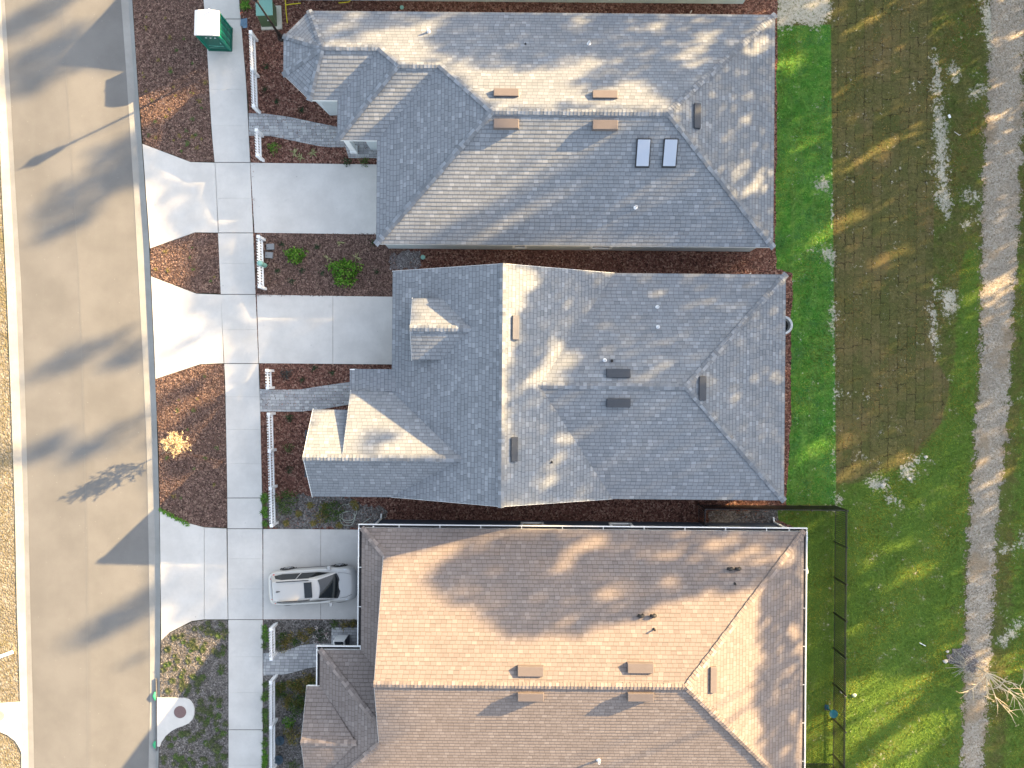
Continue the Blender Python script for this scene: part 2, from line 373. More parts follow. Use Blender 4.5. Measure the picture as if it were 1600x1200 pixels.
M['bark'] = simple('bark', (0.11, 0.08, 0.055), 0.95, var=0.35, scale=8); M['dry_wood'] = simple('dry_wood', (0.55, 0.45, 0.31), 0.9, var=0.25, scale=10)
M['grey_wood'] = simple('grey_twig', (0.30, 0.29, 0.25), 0.9, var=0.2)

# ------------------------------------------------------------------ polygons
def jag(pts, amp=0.05, step=0.15, seed=0, closed=True):
    rr = random.Random(seed); out = []
    n = len(pts); ph = [rr.uniform(0, 6.28) for _ in range(4)]; L = 0
    for i in range(n if closed else n-1):
        a, b = Vector(pts[i]).to_2d(), Vector(pts[(i+1) % n]).to_2d(); d = b-a; k = max(1, int(d.length/step))
        nn = Vector((-d.y, d.x)).normalized() if d.length > 0 else Vector((0, 0))
        for j in range(k):
            t = j/k; s_ = L+d.length*t
            o = amp*(math.sin(s_*0.83+ph[2])*0.6+math.sin(s_*2.1+ph[0]+math.sin(s_*.6))*0.45+math.sin(s_*3.7+ph[1])*0.25+rr.uniform(-0.7, 0.7))
            q = a+d*t+nn*(o if (j or closed) else 0); out.append((q.x, q.y))
        L += d.length
    if not closed: out.append(tuple(pts[-1][:2]))
    return out
def sheet(name, px, z, mat, amp=0, seed=0, kind='structure', z0=None):
    pts = [P(*p) for p in px]
    if amp: pts = jag(pts, amp, 0.14, seed)
    mb = MB()
    if z0 is None: mb.face([(p[0], p[1], z) for p in pts])
    else: mb.prism(pts, z0, z)
    if z0 is None:
        a = sum(pts[i][0]*pts[(i+1) % len(pts)][1]-pts[(i+1) % len(pts)][0]*pts[i][1] for i in range(len(pts)))
        if a < 0: mb.f[0] = mb.f[0][::-1]
    return tag(mb.build(name, mat), kind=kind)
def interp(line, y):
    ys = [p[1] for p in line]; xs = [p[0] for p in line]; return float(np.interp(y, ys, xs))

# ------------------------------------------------------------------ ground, road, pavements
mb = MB(); mb.face([(-160, -160, -0.2), (260, -160, -0.2), (260, 160, -0.2), (-160, 160, -0.2)])
tag(mb.build('ground', simple('far_ground', (0.10, 0.095, 0.045), 0.95, var=0.4, scale=0.8)), kind='structure')
Y0, Y1 = -420, 1620
RA = [(180, Y0), (188, 0), (196, 110), (208, 300), (222, 560), (228, 700), (231, 850), (233, 1000), (233, 1100), (231, 1200), (226, Y1)]
RB = [(191, Y0), (199, 0), (207, 110), (218, 300), (232, 560), (238, 700), (241, 850), (243, 1000), (243, 1100), (243, 1200), (238, Y1)]
RC = [(199, Y0), (207, 0), (216, 140), (222, 225), (233, 375), (240, 530), (245, 640), (249, 780), (251, 900), (251, 1000), (250, 1090), (248, 1200), (244, Y1)]
LA = [(-10, Y0), (6, 0), (15, 150), (23, 300), (32, 450), (38, 620), (43, 800), (46, 950), (50, 1100), (52, 1200), (54, Y1)]
LB = [(-18, Y0), (-1, 0), (7, 150), (15, 300), (23, 450), (29, 620), (35, 800), (38, 950), (41, 1100), (43, 1200), (45, Y1)]
LC = [(-28, Y0), (-9, 0), (-2, 150), (3, 290), (11, 450), (17, 600), (24, 800), (27, 950), (31, 1060), (34, 1200), (36, Y1)]
SLL = [(310, Y0), (318, 0), (322, 50), (331, 210), (336, 260), (344, 440), (349, 540), (352, 600), (355, 760), (356, 900), (357, 1000), (357, Y1)]
SRR = [(362, Y0), (374, 0), (385, 130), (391, 250), (399, 440), (404, 560), (407, 640), (410, 780), (411, 900), (411, 1060), (411, Y1)]
ysr = list(range(Y0, Y1+1, 20))
def strip(name, A, B, za, zb, mat, crown=0):
    mb = MB()
    for i in range(len(ysr)-1):
        q = []
        for y in (ysr[i], ysr[i+1]):
            q.append((P(interp(A, y), y), P(interp(B, y), y)))
        if crown:
            m0 = tuple((q[0][0][k]+q[0][1][k])/2 for k in (0, 1)); m1 = tuple((q[1][0][k]+q[1][1][k])/2 for k in (0, 1))
            mb.face([q[0][0]+(za,), q[1][0]+(za,), m1+(za+crown,), m0+(za+crown,)])
            mb.face([m0+(za+crown,), m1+(za+crown,), q[1][1]+(zb,), q[0][1]+(zb,)])
        else: mb.face([q[0][0]+(za,), q[1][0]+(za,), q[1][1]+(zb,), q[0][1]+(zb,)])
    return mb
tag(strip('road', LA, RA, -0.10, -0.10, None, 0.05).build('road', M['asphalt']), kind='structure')
g = strip('', RA, RB, -0.09, -0.11, None); g2 = strip('', RB, RC, -0.11, 0.035, None)
for A, B, a, b in ((LB, LA, -0.11, -0.09), (LC, LB, 0.035, -0.11)):
    g3 = strip('', A, B, a, b, None); g2.v += []; base = len(g2.v); g2.v += g3.v; g2.f += [[i+base for i in f] for f in g3.f]; g2.m += g3.m
base = len(g2.v); g2.v += g.v; g2.f += [[i+base for i in f] for f in g.f]; g2.m += g.m
tag(g2.build('curb', M['curb']), kind='structure')
# centre seam of the two paving passes and the pale tyre scuffs
mb = MB()
CL = [(86, 0), (95, 0), (121, 390), (128, 560), (132, 700), (136, 900), (137, 1200)]
cl = [(110, Y0), (95, 0), (108, 190), (121, 390), (128, 560), (132, 700), (136, 900), (137, 1200), (137, Y1)]
for i in range(len(ysr)-1):
    a, b = ysr[i], ysr[i+1]
    def sz(x, y): l_, r_ = interp(LA, y), interp(RA, y); t_ = (x-l_)/(r_-l_); return -0.10+0.05*(1-abs(2*t_-1))+0.004
    q = [(interp(cl, y)+d_, y) for y, d_ in ((a, -.45), (b, -.45), (b, .45), (a, .45))]; mb.face([P3(x, y, sz(x, y)) for x, y in q])
tag(mb.build('road_seam', simple('seam', (0.165, 0.162, 0.155), 0.9)), kind='structure')
mb = MB(); 
left_poly = [P(interp(LC, y), y) for y in ysr]; lp = [(-60, left_poly[0][1])]+left_poly+[(-60, left_poly[-1][1])]
mb.face([(p[0], p[1], 0.0) for p in lp][::-1]); tag(mb.build('verge', M['verge']), kind='structure')
# sidewalk slabs with open joints over a dirt bed
mb = MB(); mb.face([P3(interp(SLL, y), y, -0.02) for y in ysr]+[P3(interp(SRR, y), y, -0.02) for y in reversed(ysr)])
tag(mb.build('joint_bed', M['joint']), kind='structure')
main_j = [30, 254, 364, 460, 568, 778, 826, 968, 1140]
faint = [-140, -80, -25, 84, 140, 197, 310, 412, 515, 620, 671, 724, 873, 920, 1026, 1082, 1195, 1250, 1310]
js = sorted([(y, 0.55) for y in main_j]+[(y, 0.07) for y in faint]); js = [(Y0, 0)]+js+[(Y1, 0)]
mb = MB()
for (a, ga), (b, gb) in zip(js[:-1], js[1:]):
    y0, y1 = a+ga, b-gb; e = 0.35
    mid = (y0+y1)/2
    pts = [P(interp(SLL, y)+e, y) for y in (y0, mid, y1)]+[P(interp(SRR, y)-e, y) for y in (y1, mid, y0)]
    mb.prism(pts, -0.05, 0.03)
tag(mb.build('sidewalk', M['concrete'], bevel=0.004), kind='structure')
def slab(name, px, z=0.03): return sheet(name, px, z, M['concrete'], z0=-0.06)
slab('driveway_apron', [(223, 225), (298, 253.5), (336.5, 254.5), (342, 363.5), (305, 363), (235, 388)])
slab('driveway', [(391.5, 254.5), (640, 258), (640, 367), (398, 363.7)])
slab('driveway_apron', [(236.5, 432), (307, 459), (345.5, 460.5), (349.5, 567.5), (313, 569), (243.5, 592)])
slab('driveway', [(401.5, 460.5), (520, 462.5), (520, 568.5), (405, 567.5)])
slab('driveway', [(520.5, 462.5), (680, 464.5), (680, 570), (520.5, 568.5)])
slab('driveway_apron', [(250, 796), (275, 812), (300, 819), (319, 824), (319, 967.6), (300, 970), (265, 988), (252.5, 1000)]); slab('driveway_apron', [(319.7, 824.2), (354, 826), (356, 967.5), (319.7, 967.5)])
slab('driveway', [(411.7, 826.5), (501, 827), (501, 967.5), (411.7, 967.5)]); slab('driveway', [(501.5, 827), (600, 828), (600, 968), (501.5, 967.6)])
# storm inlet pads
ipad = [(246, 1089.5), (290, 1090), (297, 1093), (302, 1099), (304.5, 1107), (304, 1116), (301, 1124), (295, 1130), (286, 1134), (277, 1137), (268, 1142), (259, 1150), (252, 1160), (250, 1166), (246, 1166)]
slab('inlet_pad', ipad, 0.045)
slab('inlet_pad', [(33, 1096), (-40, 1101), (-40, 1128), (0, 1143), (12, 1148), (24, 1157), (31, 1168), (35, 1178)], 0.045)
# beds
Mbeds = {
 'M1': ('mulch_bed', [(199, Y0), (207, 0), (216, 140), (223, 224), (298, 252.5), (336, 252.5), (331, 210), (322, 50), (318, 0), (310, Y0)], 'mulch'),
 'M2': ('mulch_bed', [(235, 388), (305, 364), (342, 365), (345.5, 459), (307, 458), (236, 431)], 'mulch'),
 'M3': ('mulch_bed', [(243, 592.5), (313, 570), (350.5, 569), (353, 660), (355, 760), (355, 825), (320, 823.5), (300, 819), (275, 811), (250, 795), (247, 690)], 'mulch'),
 'M4': ('mulch_bed', [(252, 1001), (265, 989), (300, 971.5), (320, 969), (356, 968.5), (357, 1200), (357, Y1), (244, Y1), (248, 1200), (250, 1090)], 'mulch_grey'),
 'Y': ('mulch_bed', [(362, Y0), (374, 0), (385, 130), (391, 250), (399, 440), (404, 560), (407, 640), (410, 780), (411, 900), (411, Y1), (1252, Y1), (1252, 830), (1216, 812), (1210, 800), (1229, 791), (1234, 700), (1236, 600), (1237, 500), (1238, 427), (1213, 421), (1212, 300), (1215, 160), (1214, 42), (1214, Y0)], 'mulch_red')}
for i, (k, (nm, px, mt)) in enumerate(Mbeds.items()): sheet(nm, px, 0.0, M[mt], amp=0.02 if k != 'Y' else 0.05, seed=i)
sheet('mulch_bed', [(398.5, 365), (640, 368), (640, 463), (401.5, 459.5)], 0.004, M['mulch'])
sheet('mulch_bed', [(437, 782), (470, 765), (520, 772), (560, 785), (600, 800), (600, 828), (412, 825.5), (411, 790), (425, 778)], 0.004, M['mulch_grey'], amp=0.2, seed=21)
sheet('mulch_bed', [(411.5, 968.5), (600, 969), (600, 1300), (411.5, 1300)], 0.004, M['mulch_grey'])
sheet('gravel', [(612, 392), (655, 392), (658, 405), (652, 420), (615, 421)], 0.008, M['gravel'], amp=0.15, seed=5)
sheet('gravel', [(1106, 798), (1212, 796), (1216, 812), (1200, 818), (1106, 818)], 0.004, M['mulch_grey'], amp=0.06, seed=6)
# paver walks
sheet('walkway', [(388.5, 177), (415, 178), (450, 182.5), (490, 191), (525, 198), (620, 205), (620, 247), (545, 247), (540, 230), (515, 230), (500, 228.5), (460, 220.5), (425, 213), (400, 212), (389.5, 212)], 0.03, M['pavers'], z0=-0.05)
sheet('walkway', [(406, 608), (430, 609), (470, 608.5), (500, 603.5), (545, 597), (640, 597), (640, 632), (545, 632), (500, 640), (470, 643), (407, 643)], 0.03, M['pavers'], z0=-0.05)
sheet('walkway', [(411.7, 1020), (430, 1020.5), (450, 1015), (470, 1008), (490, 1005.5), (518, 1006), (518, 980.5), (620, 980.5), (620, 1045), (497, 1041), (480, 1044), (460, 1050), (440, 1054.5), (411.7, 1055)], 0.03, M['pavers'], z0=-0.05)

# ------------------------------------------------------------------ lawn with sod, sand and lush zones (one sheet)
def inside(pts, poly):
    x, y = pts[:, 0], pts[:, 1]; r = np.zeros(len(pts), bool); n = len(poly)
    for i in range(n):
        x0, y0 = poly[i]; x1, y1 = poly[(i+1) % n]
        c = ((y0 > y) != (y1 > y)); d = (y1-y0) if y1 != y0 else 1e-9
        r ^= c & (x < (x1-x0)*(y-y0)/d+x0)
    return r
def sdf(pts, poly):
    best = np.full(len(pts), 1e9); n = len(poly)
    for i in range(n):
        a = np.array(poly[i], float); b = np.array(poly[(i+1) % n], float); d = b-a
        t = np.clip(((pts-a)@d)/max(d@d, 1e-9), 0, 1); q = a+t[:, None]*d
        best = np.minimum(best, np.hypot(pts[:, 0]-q[:, 0], pts[:, 1]-q[:, 1]))
    return np.where(inside(pts, poly), best, -best)
LUSH = [(1180, 41), (1298, 38), (1301, 300), (1305, 600), (1306.5, 788), (1180, 788)]
SOD = [(1299, Y0), (1299, 38), (1302, 300), (1306, 600), (1307, 756), (1330, 752), (1350, 742), (1420, 722), (1440, 692), (1470, 662), (1484, 600), (1462, 560), (1458, 440), (1460, 300), (1458, 100), (1452, Y0)]
LOWER = [(1200, 790), (1307, 790), (1307, 765), (1350, 748), (1425, 725), (1450, 690), (1480, 650), (1490, 560), (1500, 430), (1512, 380), (1530, 400), (1530, 560), (1521, 700), (1508, 880), (1502, Y1), (1200, Y1)]
LOW2 = [(1576, 400), (1640, 380), (2200, 380), (2200, Y1), (1545, Y1), (1556, 1000), (1566, 800), (1580, 620)]
SANDS = [[(1461, 75), (1472, 120), (1476, 180), (1484, 260), (1484, 340), (1478, 345), (1462, 300), (1459, 200)], [(1458, 440), (1464, 500), (1470, 545), (1464, 560), (1457, 520)],
 [(1492, 95), (1500, 120), (1492, 135), (1480, 115)], [(1300, 285), (1298, 305), (1275, 290), (1285, 272)], [(1302, 385), (1303, 412), (1285, 400), (1265, 390), (1280, 386)],
 [(1297, 60), (1301, 300), (1305, 600), (1307, 770), (1305, 770), (1302, 600), (1298, 300)], [(1299, 465), (1303, 465), (1304, 520), (1300, 520)], [(1301, 580), (1306, 580), (1307, 620), (1304, 640)],
 [(1214, Y0), (1297, Y0), (1297, 37), (1214, 41)], [(1345, 746), (1385, 748), (1388, 768), (1362, 770)], [(1405, 728), (1428, 712), (1450, 710), (1430, 728), (1424, 752), (1410, 748)],
 [(1384, 775), (1405, 780), (1408, 790), (1388, 786)], [(1470, 455), (1495, 450), (1498, 480), (1480, 500), (1468, 490)], [(1302, 770), (1318, 775), (1322, 788), (1306, 790)],
 [(1508, 145), (1548, 132), (1550, 142), (1512, 158)], [(1530, 0), (1590, 0), (1600, 80), (1545, 90)], [(1506, 300), (1528, 295), (1530, 310), (1508, 312)], [(1500, 350), (1540, 330), (1540, 336), (1505, 358)],
 [(1560, 1000), (1600, 960), (1605, 975), (1570, 1010)], [(1560, 860), (1600, 840), (1600, 850), (1565, 868)]]
def zones(px):
    soft = lambda d, w: np.clip(0.5+d/(2*w), 0, 1)
    z = {'lush': soft(sdf(px, LUSH), 2.5), 'sod': soft(sdf(px, SOD), 8), 'lower': np.maximum(soft(sdf(px, LOWER), 24), 0.62*soft(sdf(px, LOW2), 30))}
    sa = np.zeros(len(px))
    for i, p in enumerate(SANDS):
        w = 2.2 if i == 5 else 11
        sa = np.maximum(sa, soft(sdf(px, p), w)*(0.62 if i == 5 else 0.8 if i != 8 else 1))
    z['sand'] = sa; return z
gx = np.concatenate([np.linspace(1185, 1640, 112), np.linspace(1650, 2300, 30)]); gy = np.linspace(Y0, Y1, 420)
GX, GY = np.meshgrid(gx, gy); pxs = np.column_stack([GX.ravel(), GY.ravel()])
zz = zones(pxs)
dx = pxs-np.array([800, 600]); wx = (dx[:, 0]+TH*dx[:, 1])/S; wy = -(dx[:, 1]-TH*dx[:, 0])/S
wz = -0.012+0.006*np.sin(wx*1.3+0.7*wy)*np.sin(wy*0.9)
nx, ny = len(gx), len(gy); idx = np.arange(nx*ny).reshape(ny, nx)
fc = np.stack([idx[1:, :-1], idx[1:, 1:], idx[:-1, 1:], idx[:-1, :-1]], -1).reshape(-1, 4)
def npmesh(name, v, f, mat, smooth=False):
    me = bpy.data.meshes.new(name); v = np.asarray(v, np.float32); f = np.asarray(f, np.int32); k = f.shape[1]
    me.vertices.add(len(v)); me.vertices.foreach_set('co', v.ravel()); me.loops.add(f.size); me.loops.foreach_set('vertex_index', f.ravel())
    me.polygons.add(len(f)); me.polygons.foreach_set('loop_start', np.arange(0, f.size, k)); me.polygons.foreach_set('loop_total', np.full(len(f), k))
    if smooth: me.polygons.foreach_set('use_smooth', np.ones(len(f), bool))
    me.materials.append(mat); me.update(calc_edges=True); me.validate()
    o = bpy.data.objects.new(name, me); col.objects.link(o); return o
lo = npmesh('lawn', np.column_stack([wx, wy, wz]), fc, M['lawn'], True); tag(lo, kind='structure')
for k, a in zz.items():
    at = lo.data.attributes.new(k, 'FLOAT', 'POINT'); at.data.foreach_set('value', a.astype(np.float32))
PATH_L = [(1552, Y0), (1548, 0), (1545, 80), (1536, 200), (1531, 330), (1530, 430), (1528, 560), (1520, 700), (1512, 780), (1507, 880), (1505, 1000), (1502, 1100), (1500, 1200), (1496, Y1)]
PATH_R = [(1612, Y0), (1606, 0), (1603, 200), (1594, 380), (1588, 480), (1580, 620), (1572, 740), (1563, 800), (1558, 880), (1553, 1000), (1545, 1100), (1540, 1200), (1530, Y1)]
PATH = PATH_L+PATH_R[::-1]
pv, pf, pe = [], [], []; ncol = 15
for i, y in enumerate(np.arange(Y0, Y1+1, 8)):
    xl, xr = interp(PATH_L, y), interp(PATH_R, y)
    for k in range(ncol):
        x = xl-22+(xr-xl+44)*k/(ncol-1); X, Y = P(x, y); pv.append((X, Y, 0.004)); pe.append(min(x-xl, xr-x)/28.0)
        if i and k: b_ = i*ncol+k; pf.append((b_-1, b_, b_-ncol, b_-ncol-1))
pm_ = M['path']; t_ = pm_.node_tree
po_ = npmesh('gravel_path', pv, pf, pm_); tag(po_, kind='structure'); at = po_.data.attributes.new('edge', 'FLOAT', 'POINT'); at.data.foreach_set('value', np.array(pe, np.float32))
sheet('gravel_path', [(1542, 1040), (1510, 1012), (1492, 1012), (1478, 1024), (1478, 1040), (1490, 1046), (1515, 1050)], 0.012, M['gravel'], amp=0.2, seed=15)

# grass blades and bark chips (uncountable ground cover)
def px_to_w(px, z=0): 
    d = px-np.array([800, 600]); return (d[:, 0]+TH*d[:, 1])/S, -(d[:, 1]-TH*d[:, 0])/S
def blades(name, px, cols, hgt, wid, label):
    x, y = px_to_w(px); n = len(px); a = rng.uniform(0, 2*np.pi, n); h = hgt*rng.uniform(0.5, 1.3, n); w = wid*rng.uniform(0.6, 1.3, n)
    lx, ly = rng.normal(0, 1.1, n)*h, rng.normal(0, 1.1, n)*h
    v = np.empty((n, 3, 3)); v[:, 0] = np.column_stack([x-np.cos(a)*w/2, y-np.sin(a)*w/2, np.full(n, -0.02)]); v[:, 1] = np.column_stack([x+np.cos(a)*w/2, y+np.sin(a)*w/2, np.full(n, -0.02)])
    v[:, 2] = np.column_stack([x+lx, y+ly, h]); f = np.arange(n*3).reshape(n, 3)
    o = npmesh(name, v.reshape(-1, 3), f, M['blades'])
    c = np.repeat(np.column_stack([cols, np.ones(n)]), 3, 0).astype(np.float32)
    at = o.data.attributes.new('Col', 'FLOAT_COLOR', 'POINT'); at.data.foreach_set('color', c.ravel()); tag(o, kind='stuff'); o['label'] = label; o['category'] = 'grass'
    return o
def samp(n, x0, x1, y0, y1): return np.column_stack([rng.uniform(x0, x1, n), rng.uniform(y0, y1, n)])
bp = samp(330000, 1205, 1625, -40, 1240); z = zones(bp)
ok = sdf(bp, PATH) < rng.normal(4, 11, len(bp)); ok &= sdf(bp, Mbeds['Y'][1]) < 0
ok &= rng.random(len(bp)) > np.clip((z['sand']-0.35)*2.2, 0, 0.97)
ok &= (rng.random(len(bp)) < 0.75+0.25*z['lush']-0.5*z['sod'])
bp = bp[ok]; z = {k: a[ok] for k, a in z.items()}
c = np.tile(np.array([[0.15, 0.132, 0.045]]), (len(bp), 1))
mixc = lambda c, w, k: c*(1-w[:, None])+np.array(k)*w[:, None]
c = mixc(c, z['lower'], (0.19, 0.23, 0.034)); c = mixc(c, z['sod'], (0.18, 0.15, 0.055)); c = mixc(c, z['lush'], (0.15, 0.27, 0.05))
qn = np.sin(bp[:, 0]*.11+np.sin(bp[:, 1]*.07)*2)*np.sin(bp[:, 1]*.09+np.sin(bp[:, 0]*.05)*2.2)+.6*np.sin(bp[:, 0]*.31+bp[:, 1]*.23)*np.sin(bp[:, 1]*.27-bp[:, 0]*.19); c *= (1+.28*qn)[:, None]; c[:, 0] *= 1+.25*np.sin(bp[:, 0]*.05+bp[:, 1]*.034)
c *= rng.uniform(0.55, 1.5, (len(bp), 1)); c += rng.uniform(0, 0.03, (len(bp), 1))*np.array([1, 0.8, 0.1])
blades('grass', bp, c, 0.036, 0.05, 'short grass growing across the sodded back lawns')
vp = samp(5000, -60, 40, -30, 1230); vp = vp[vp[:, 0] < np.interp(vp[:, 1], [p[1] for p in LC], [p[0] for p in LC])-1]
vp = vp[~inside(vp, [(33, 1096), (-40, 1101), (-40, 1128), (0, 1143), (24, 1157), (35, 1178)])]
blades('grass', vp, np.array([[0.2, 0.165, 0.075]])*rng.uniform(0.5, 1.5, (len(vp), 1)), 0.08, 0.05, 'dry straw-coloured grass along the far road edge')
def chips(name, px, cols, label, z0=0.01):
    x, y = px_to_w(px); n = len(px); a = rng.uniform(0, 2*np.pi, n); L = rng.uniform(0.03, 0.10, n); w = rng.uniform(0.012, 0.035, n); t = rng.normal(0, 0.3, n)
    ux, uy, uz = np.cos(a)*np.cos(t), np.sin(a)*np.cos(t), np.sin(t); vx, vy = -np.sin(a), np.cos(a); zc = z0+np.abs(uz)*L/2+rng.uniform(0, 0.02, n)
    v = np.empty((n, 4, 3)); r = rng.normal(0, 0.25, n)
    for k, (i, j) in enumerate(((-1, -1), (1, -1), (1, 1), (-1, 1))):
        v[:, k] = np.column_stack([x+i*ux*L/2+j*vx*w/2, y+i*uy*L/2+j*vy*w/2, zc+i*uz*L/2+j*r*w/2])
    o = npmesh(name, v.reshape(-1, 3), np.arange(n*4).reshape(n, 4), M['chips'])
    at = o.data.attributes.new('Col', 'FLOAT_COLOR', 'POINT'); at.data.foreach_set('color', np.repeat(np.column_stack([cols, np.ones(n)]), 4, 0).astype(np.float32).ravel())
    tag(o, kind='stuff'); o['label'] = label; o['category'] = 'bark chips'
def chipcols(n, base): return np.array([base])*rng.choice([0.35, 0.6, 0.9, 1.2, 1.9], (n, 1), p=[.2, .25, .3, .17, .08])*rng.uniform(0.8, 1.2, (n, 1))
allc = [];
q = samp(60000, 200, 360, -10, 1210); s_ = np.maximum.reduce([sdf(q, Mbeds[k][1]) for k in ('M1', 'M2', 'M3')]); q1 = q[s_ > 1]
q2 = samp(9000, 399, 620, 365, 463); qq = np.vstack([q1, q2]); chips('bark_chips', qq, chipcols(len(qq), (0.19, 0.122, 0.10)), 'faded brown bark chips on the street side beds', 0.014)
q = samp(70000, 376, 1245, -10, 1210); sl_ = sdf(q, Mbeds['Y'][1]) > 1
keep = sl_ & ~((q[:, 0] > 398) & (q[:, 0] < 640) & (q[:, 1] > 254) & (q[:, 1] < 570)) & ~((q[:, 1] > 826)) & ~((q[:, 0] > 620) & (q[:, 0] < 1190) & (q[:, 1] > 440) & (q[:, 1] < 760)) & ~((q[:, 0] > 600) & (q[:, 0] < 1150) & (q[:, 1] > 60) & (q[:, 1] < 370))
q = q[keep]; chips('bark_chips', q, chipcols(len(q), (0.215, 0.108, 0.08)), 'dark red bark chips round the grey roofed houses', 0.012)
q = np.vstack([samp(9000, 251, 357, 968, 1220), samp(9000, 412, 580, 969, 1210)]); q = q[(sdf(q, ipad) < -1) & ((q[:, 0] > 400) | (sdf(q, Mbeds['M4'][1]) > 2))]
q = q[~((q[:, 0] > 400) & (sdf(q, [(411, 1020), (450, 1015), (490, 1005), (518, 1006), (518, 980), (620, 980), (620, 1045), (497, 1041), (460, 1050), (411, 1055)]) > -1))]
chips('bark_chips', q, chipcols(len(q), (0.185, 0.168, 0.155)), 'weathered grey bark chips in the lower front beds', 0.014)

# ------------------------------------------------------------------ houses
ZE = 2.75
RV, RF = [], []                      # roof triangles for ray casts
def clipv(poly, v0, sg):
    out = []
    for i in range(len(poly)):
        a, b = poly[i], poly[(i+1) % len(poly)]; da, db = sg*(a[1]-v0), sg*(b[1]-v0)
        if da >= -1e-9: out.append(a)
        if (da > 1e-9 and db < -1e-9) or (da < -1e-9 and db > 1e-9): f = da/(da-db); out.append((a[0]+(b[0]-a[0])*f, v0))
    return out
def facet(mb, pts, org):
    pts = [Vector(p) for p in pts]
    n = Vector((0, 0, 0))
    for i in range(len(pts)):
        a, b = pts[i], pts[(i+1) % len(pts)]; n += Vector(((a.y-b.y)*(a.z+b.z), (a.z-b.z)*(a.x+b.x), (a.x-b.x)*(a.y+b.y)))
    n.normalize()
    if n.z < 0: pts = pts[::-1]; n = -n
    ud = Vector((0, 0, 1)).cross(n).normalized(); vd = n.cross(ud)
    EX, TK = 0.20, 0.012
    sv = max(vd.z, 0.05); loc = [(p.dot(ud), (p.z-ZE)/sv) for p in pts]
    o3 = pts[0]; l0 = loc[0]
    def to3(u, v, t): return tuple(o3+ud*(u-l0[0])+vd*(v-l0[1])+n*t)
    for tr in tessellate_polygon([pts]):
        T3 = [loc[i] for i in tr]
        a2 = (T3[1][0]-T3[0][0])*(T3[2][1]-T3[0][1])-(T3[1][1]-T3[0][1])*(T3[2][0]-T3[0][0])
        if abs(a2) < 1e-5: continue
        if a2 < 0: T3 = T3[::-1]
        k0 = math.floor(min(q[1] for q in T3)/EX+1e-6); k1 = math.ceil(max(q[1] for q in T3)/EX-1e-6)
        for k in range(k0, k1):
            va, vb = k*EX, (k+1)*EX; q = clipv(clipv(T3, va, 1), vb, -1)
            if len(q) < 3: continue
            mb.face([to3(u, v, TK*(1-(v-va)/EX)) for u, v in q], [(u+20*n.x, v) for u, v in q])
            e = [u for u, v in q if abs(v-va) < 1e-5]
            if len(e) >= 2 and max(e)-min(e) > 0.01:
                e0, e1 = min(e), max(e); mb.face([to3(e0, va, -0.004), to3(e1, va, -0.004), to3(e1, va, TK), to3(e0, va, TK)], [(e0, va)]*4)
    b = len(RV); RV.extend(pts)
    RF.append([b+i for i in range(len(pts))])
def ridge(mb, p, q, w=0.16, ex=0.18):
    p, q = Vector(p), Vector(q); d = q-p; L = d.length; d.normalize()
    sd = d.cross(Vector((0, 0, 1))).normalized(); n = int(L/ex)
    slope = 0.42 if abs(d.z) < 0.05 else 0.25
    for i in range(n):
        a = p+d*(i*L/n-0.02); b = p+d*((i+1)*L/n+0.06); za, zb = 0.065, 0.04
        w1 = w*random.uniform(0.9, 1.1)
        for s_ in (-1, 1):
            o = sd*(s_*w1); dz = -w1*slope
            f = [tuple(a+Vector((0, 0, za))), tuple(b+Vector((0, 0, zb))), tuple(b+o+Vector((0, 0, zb+dz))), tuple(a+o+Vector((0, 0, za+dz)))]
            b0 = len(mb.v)
            mb.face(f if s_ < 0 else f[::-1])
        mb.face([tuple(a+Vector((0, 0, za))), tuple(a+sd*w1+Vector((0, 0, za-w1*slope))), tuple(a+sd*w1+Vector((0, 0, -w1*slope-0.02))), tuple(a+Vector((0, 0, -0.01))), tuple(a-sd*w1+Vector((0, 0, -w1*slope-0.02))), tuple(a-sd*w1+Vector((0, 0, za-w1*slope)))])
def house(name, org, facets, ridges, eaves, walls, label, shin, cap, wall, rakes=()):
    t = empty(name, org, label, 'house')
    w = MB(org)
    for poly in walls: w.prism(poly, -0.05, ZE-0.12)
    w.build('wall', wall, t)
    r = MB(org)
    for f in facets: facet(r, f, org)
    ro = r.build('roof', shin, t)
    for a in ridges:
        c = MB(org); ridge(c, *a); c.build('ridge_cap', cap, ro)
    f = MB(org)
    for poly in eaves: f.prism(poly, ZE-0.2, ZE-0.006)
    for a, b in rakes: f.beam(Vector(a)-Vector((0, 0, .1)), Vector(b)-Vector((0, 0, .1)), 0.03, 0.17)
    f.build('fascia', M['white'], ro)
    return t, ro
# --- house one (top): stepped hip roof with octagonal bay
m1 = 0.445; YN = 19.46
YS1, YS2, YS3 = 14.79, 12.70, 7.28; XW2, XW3, XE = -9.27, -7.18, 13.62
r1, r2, r3 = [(YN+y)/2 for y in (YS1, YS2, YS3)]; z1, z2, z3 = [ZE+m1*(YN-y)/2 for y in (YS1, YS2, YS3)]
A, B, C, D = (-10.80, YN, ZE), (-12.12, 18.12, ZE), (-12.12, 16.10, ZE), (-10.74, YS1, ZE)
T = (-9.85, r1, z1)
R1E = (XW2+(YN-YS1)/2, r1, z1); R2W = (XW2+(YN-YS2)/2, r2, z2); R2E = (XW3+(YN-YS2)/2, r2, z2); R3W = (XW3+(YN-YS3)/2, r3, z3); R3E = (XE-(YN-YS3)/2, r3, z3)
NE, SE, SW3 = (XE, YN, ZE), (XE, YS3, ZE), (XW3, YS3, ZE); SW2 = (XW2, YS2, ZE)
V1, V2 = (XW2, YS1, ZE), (XW3, YS2, ZE)
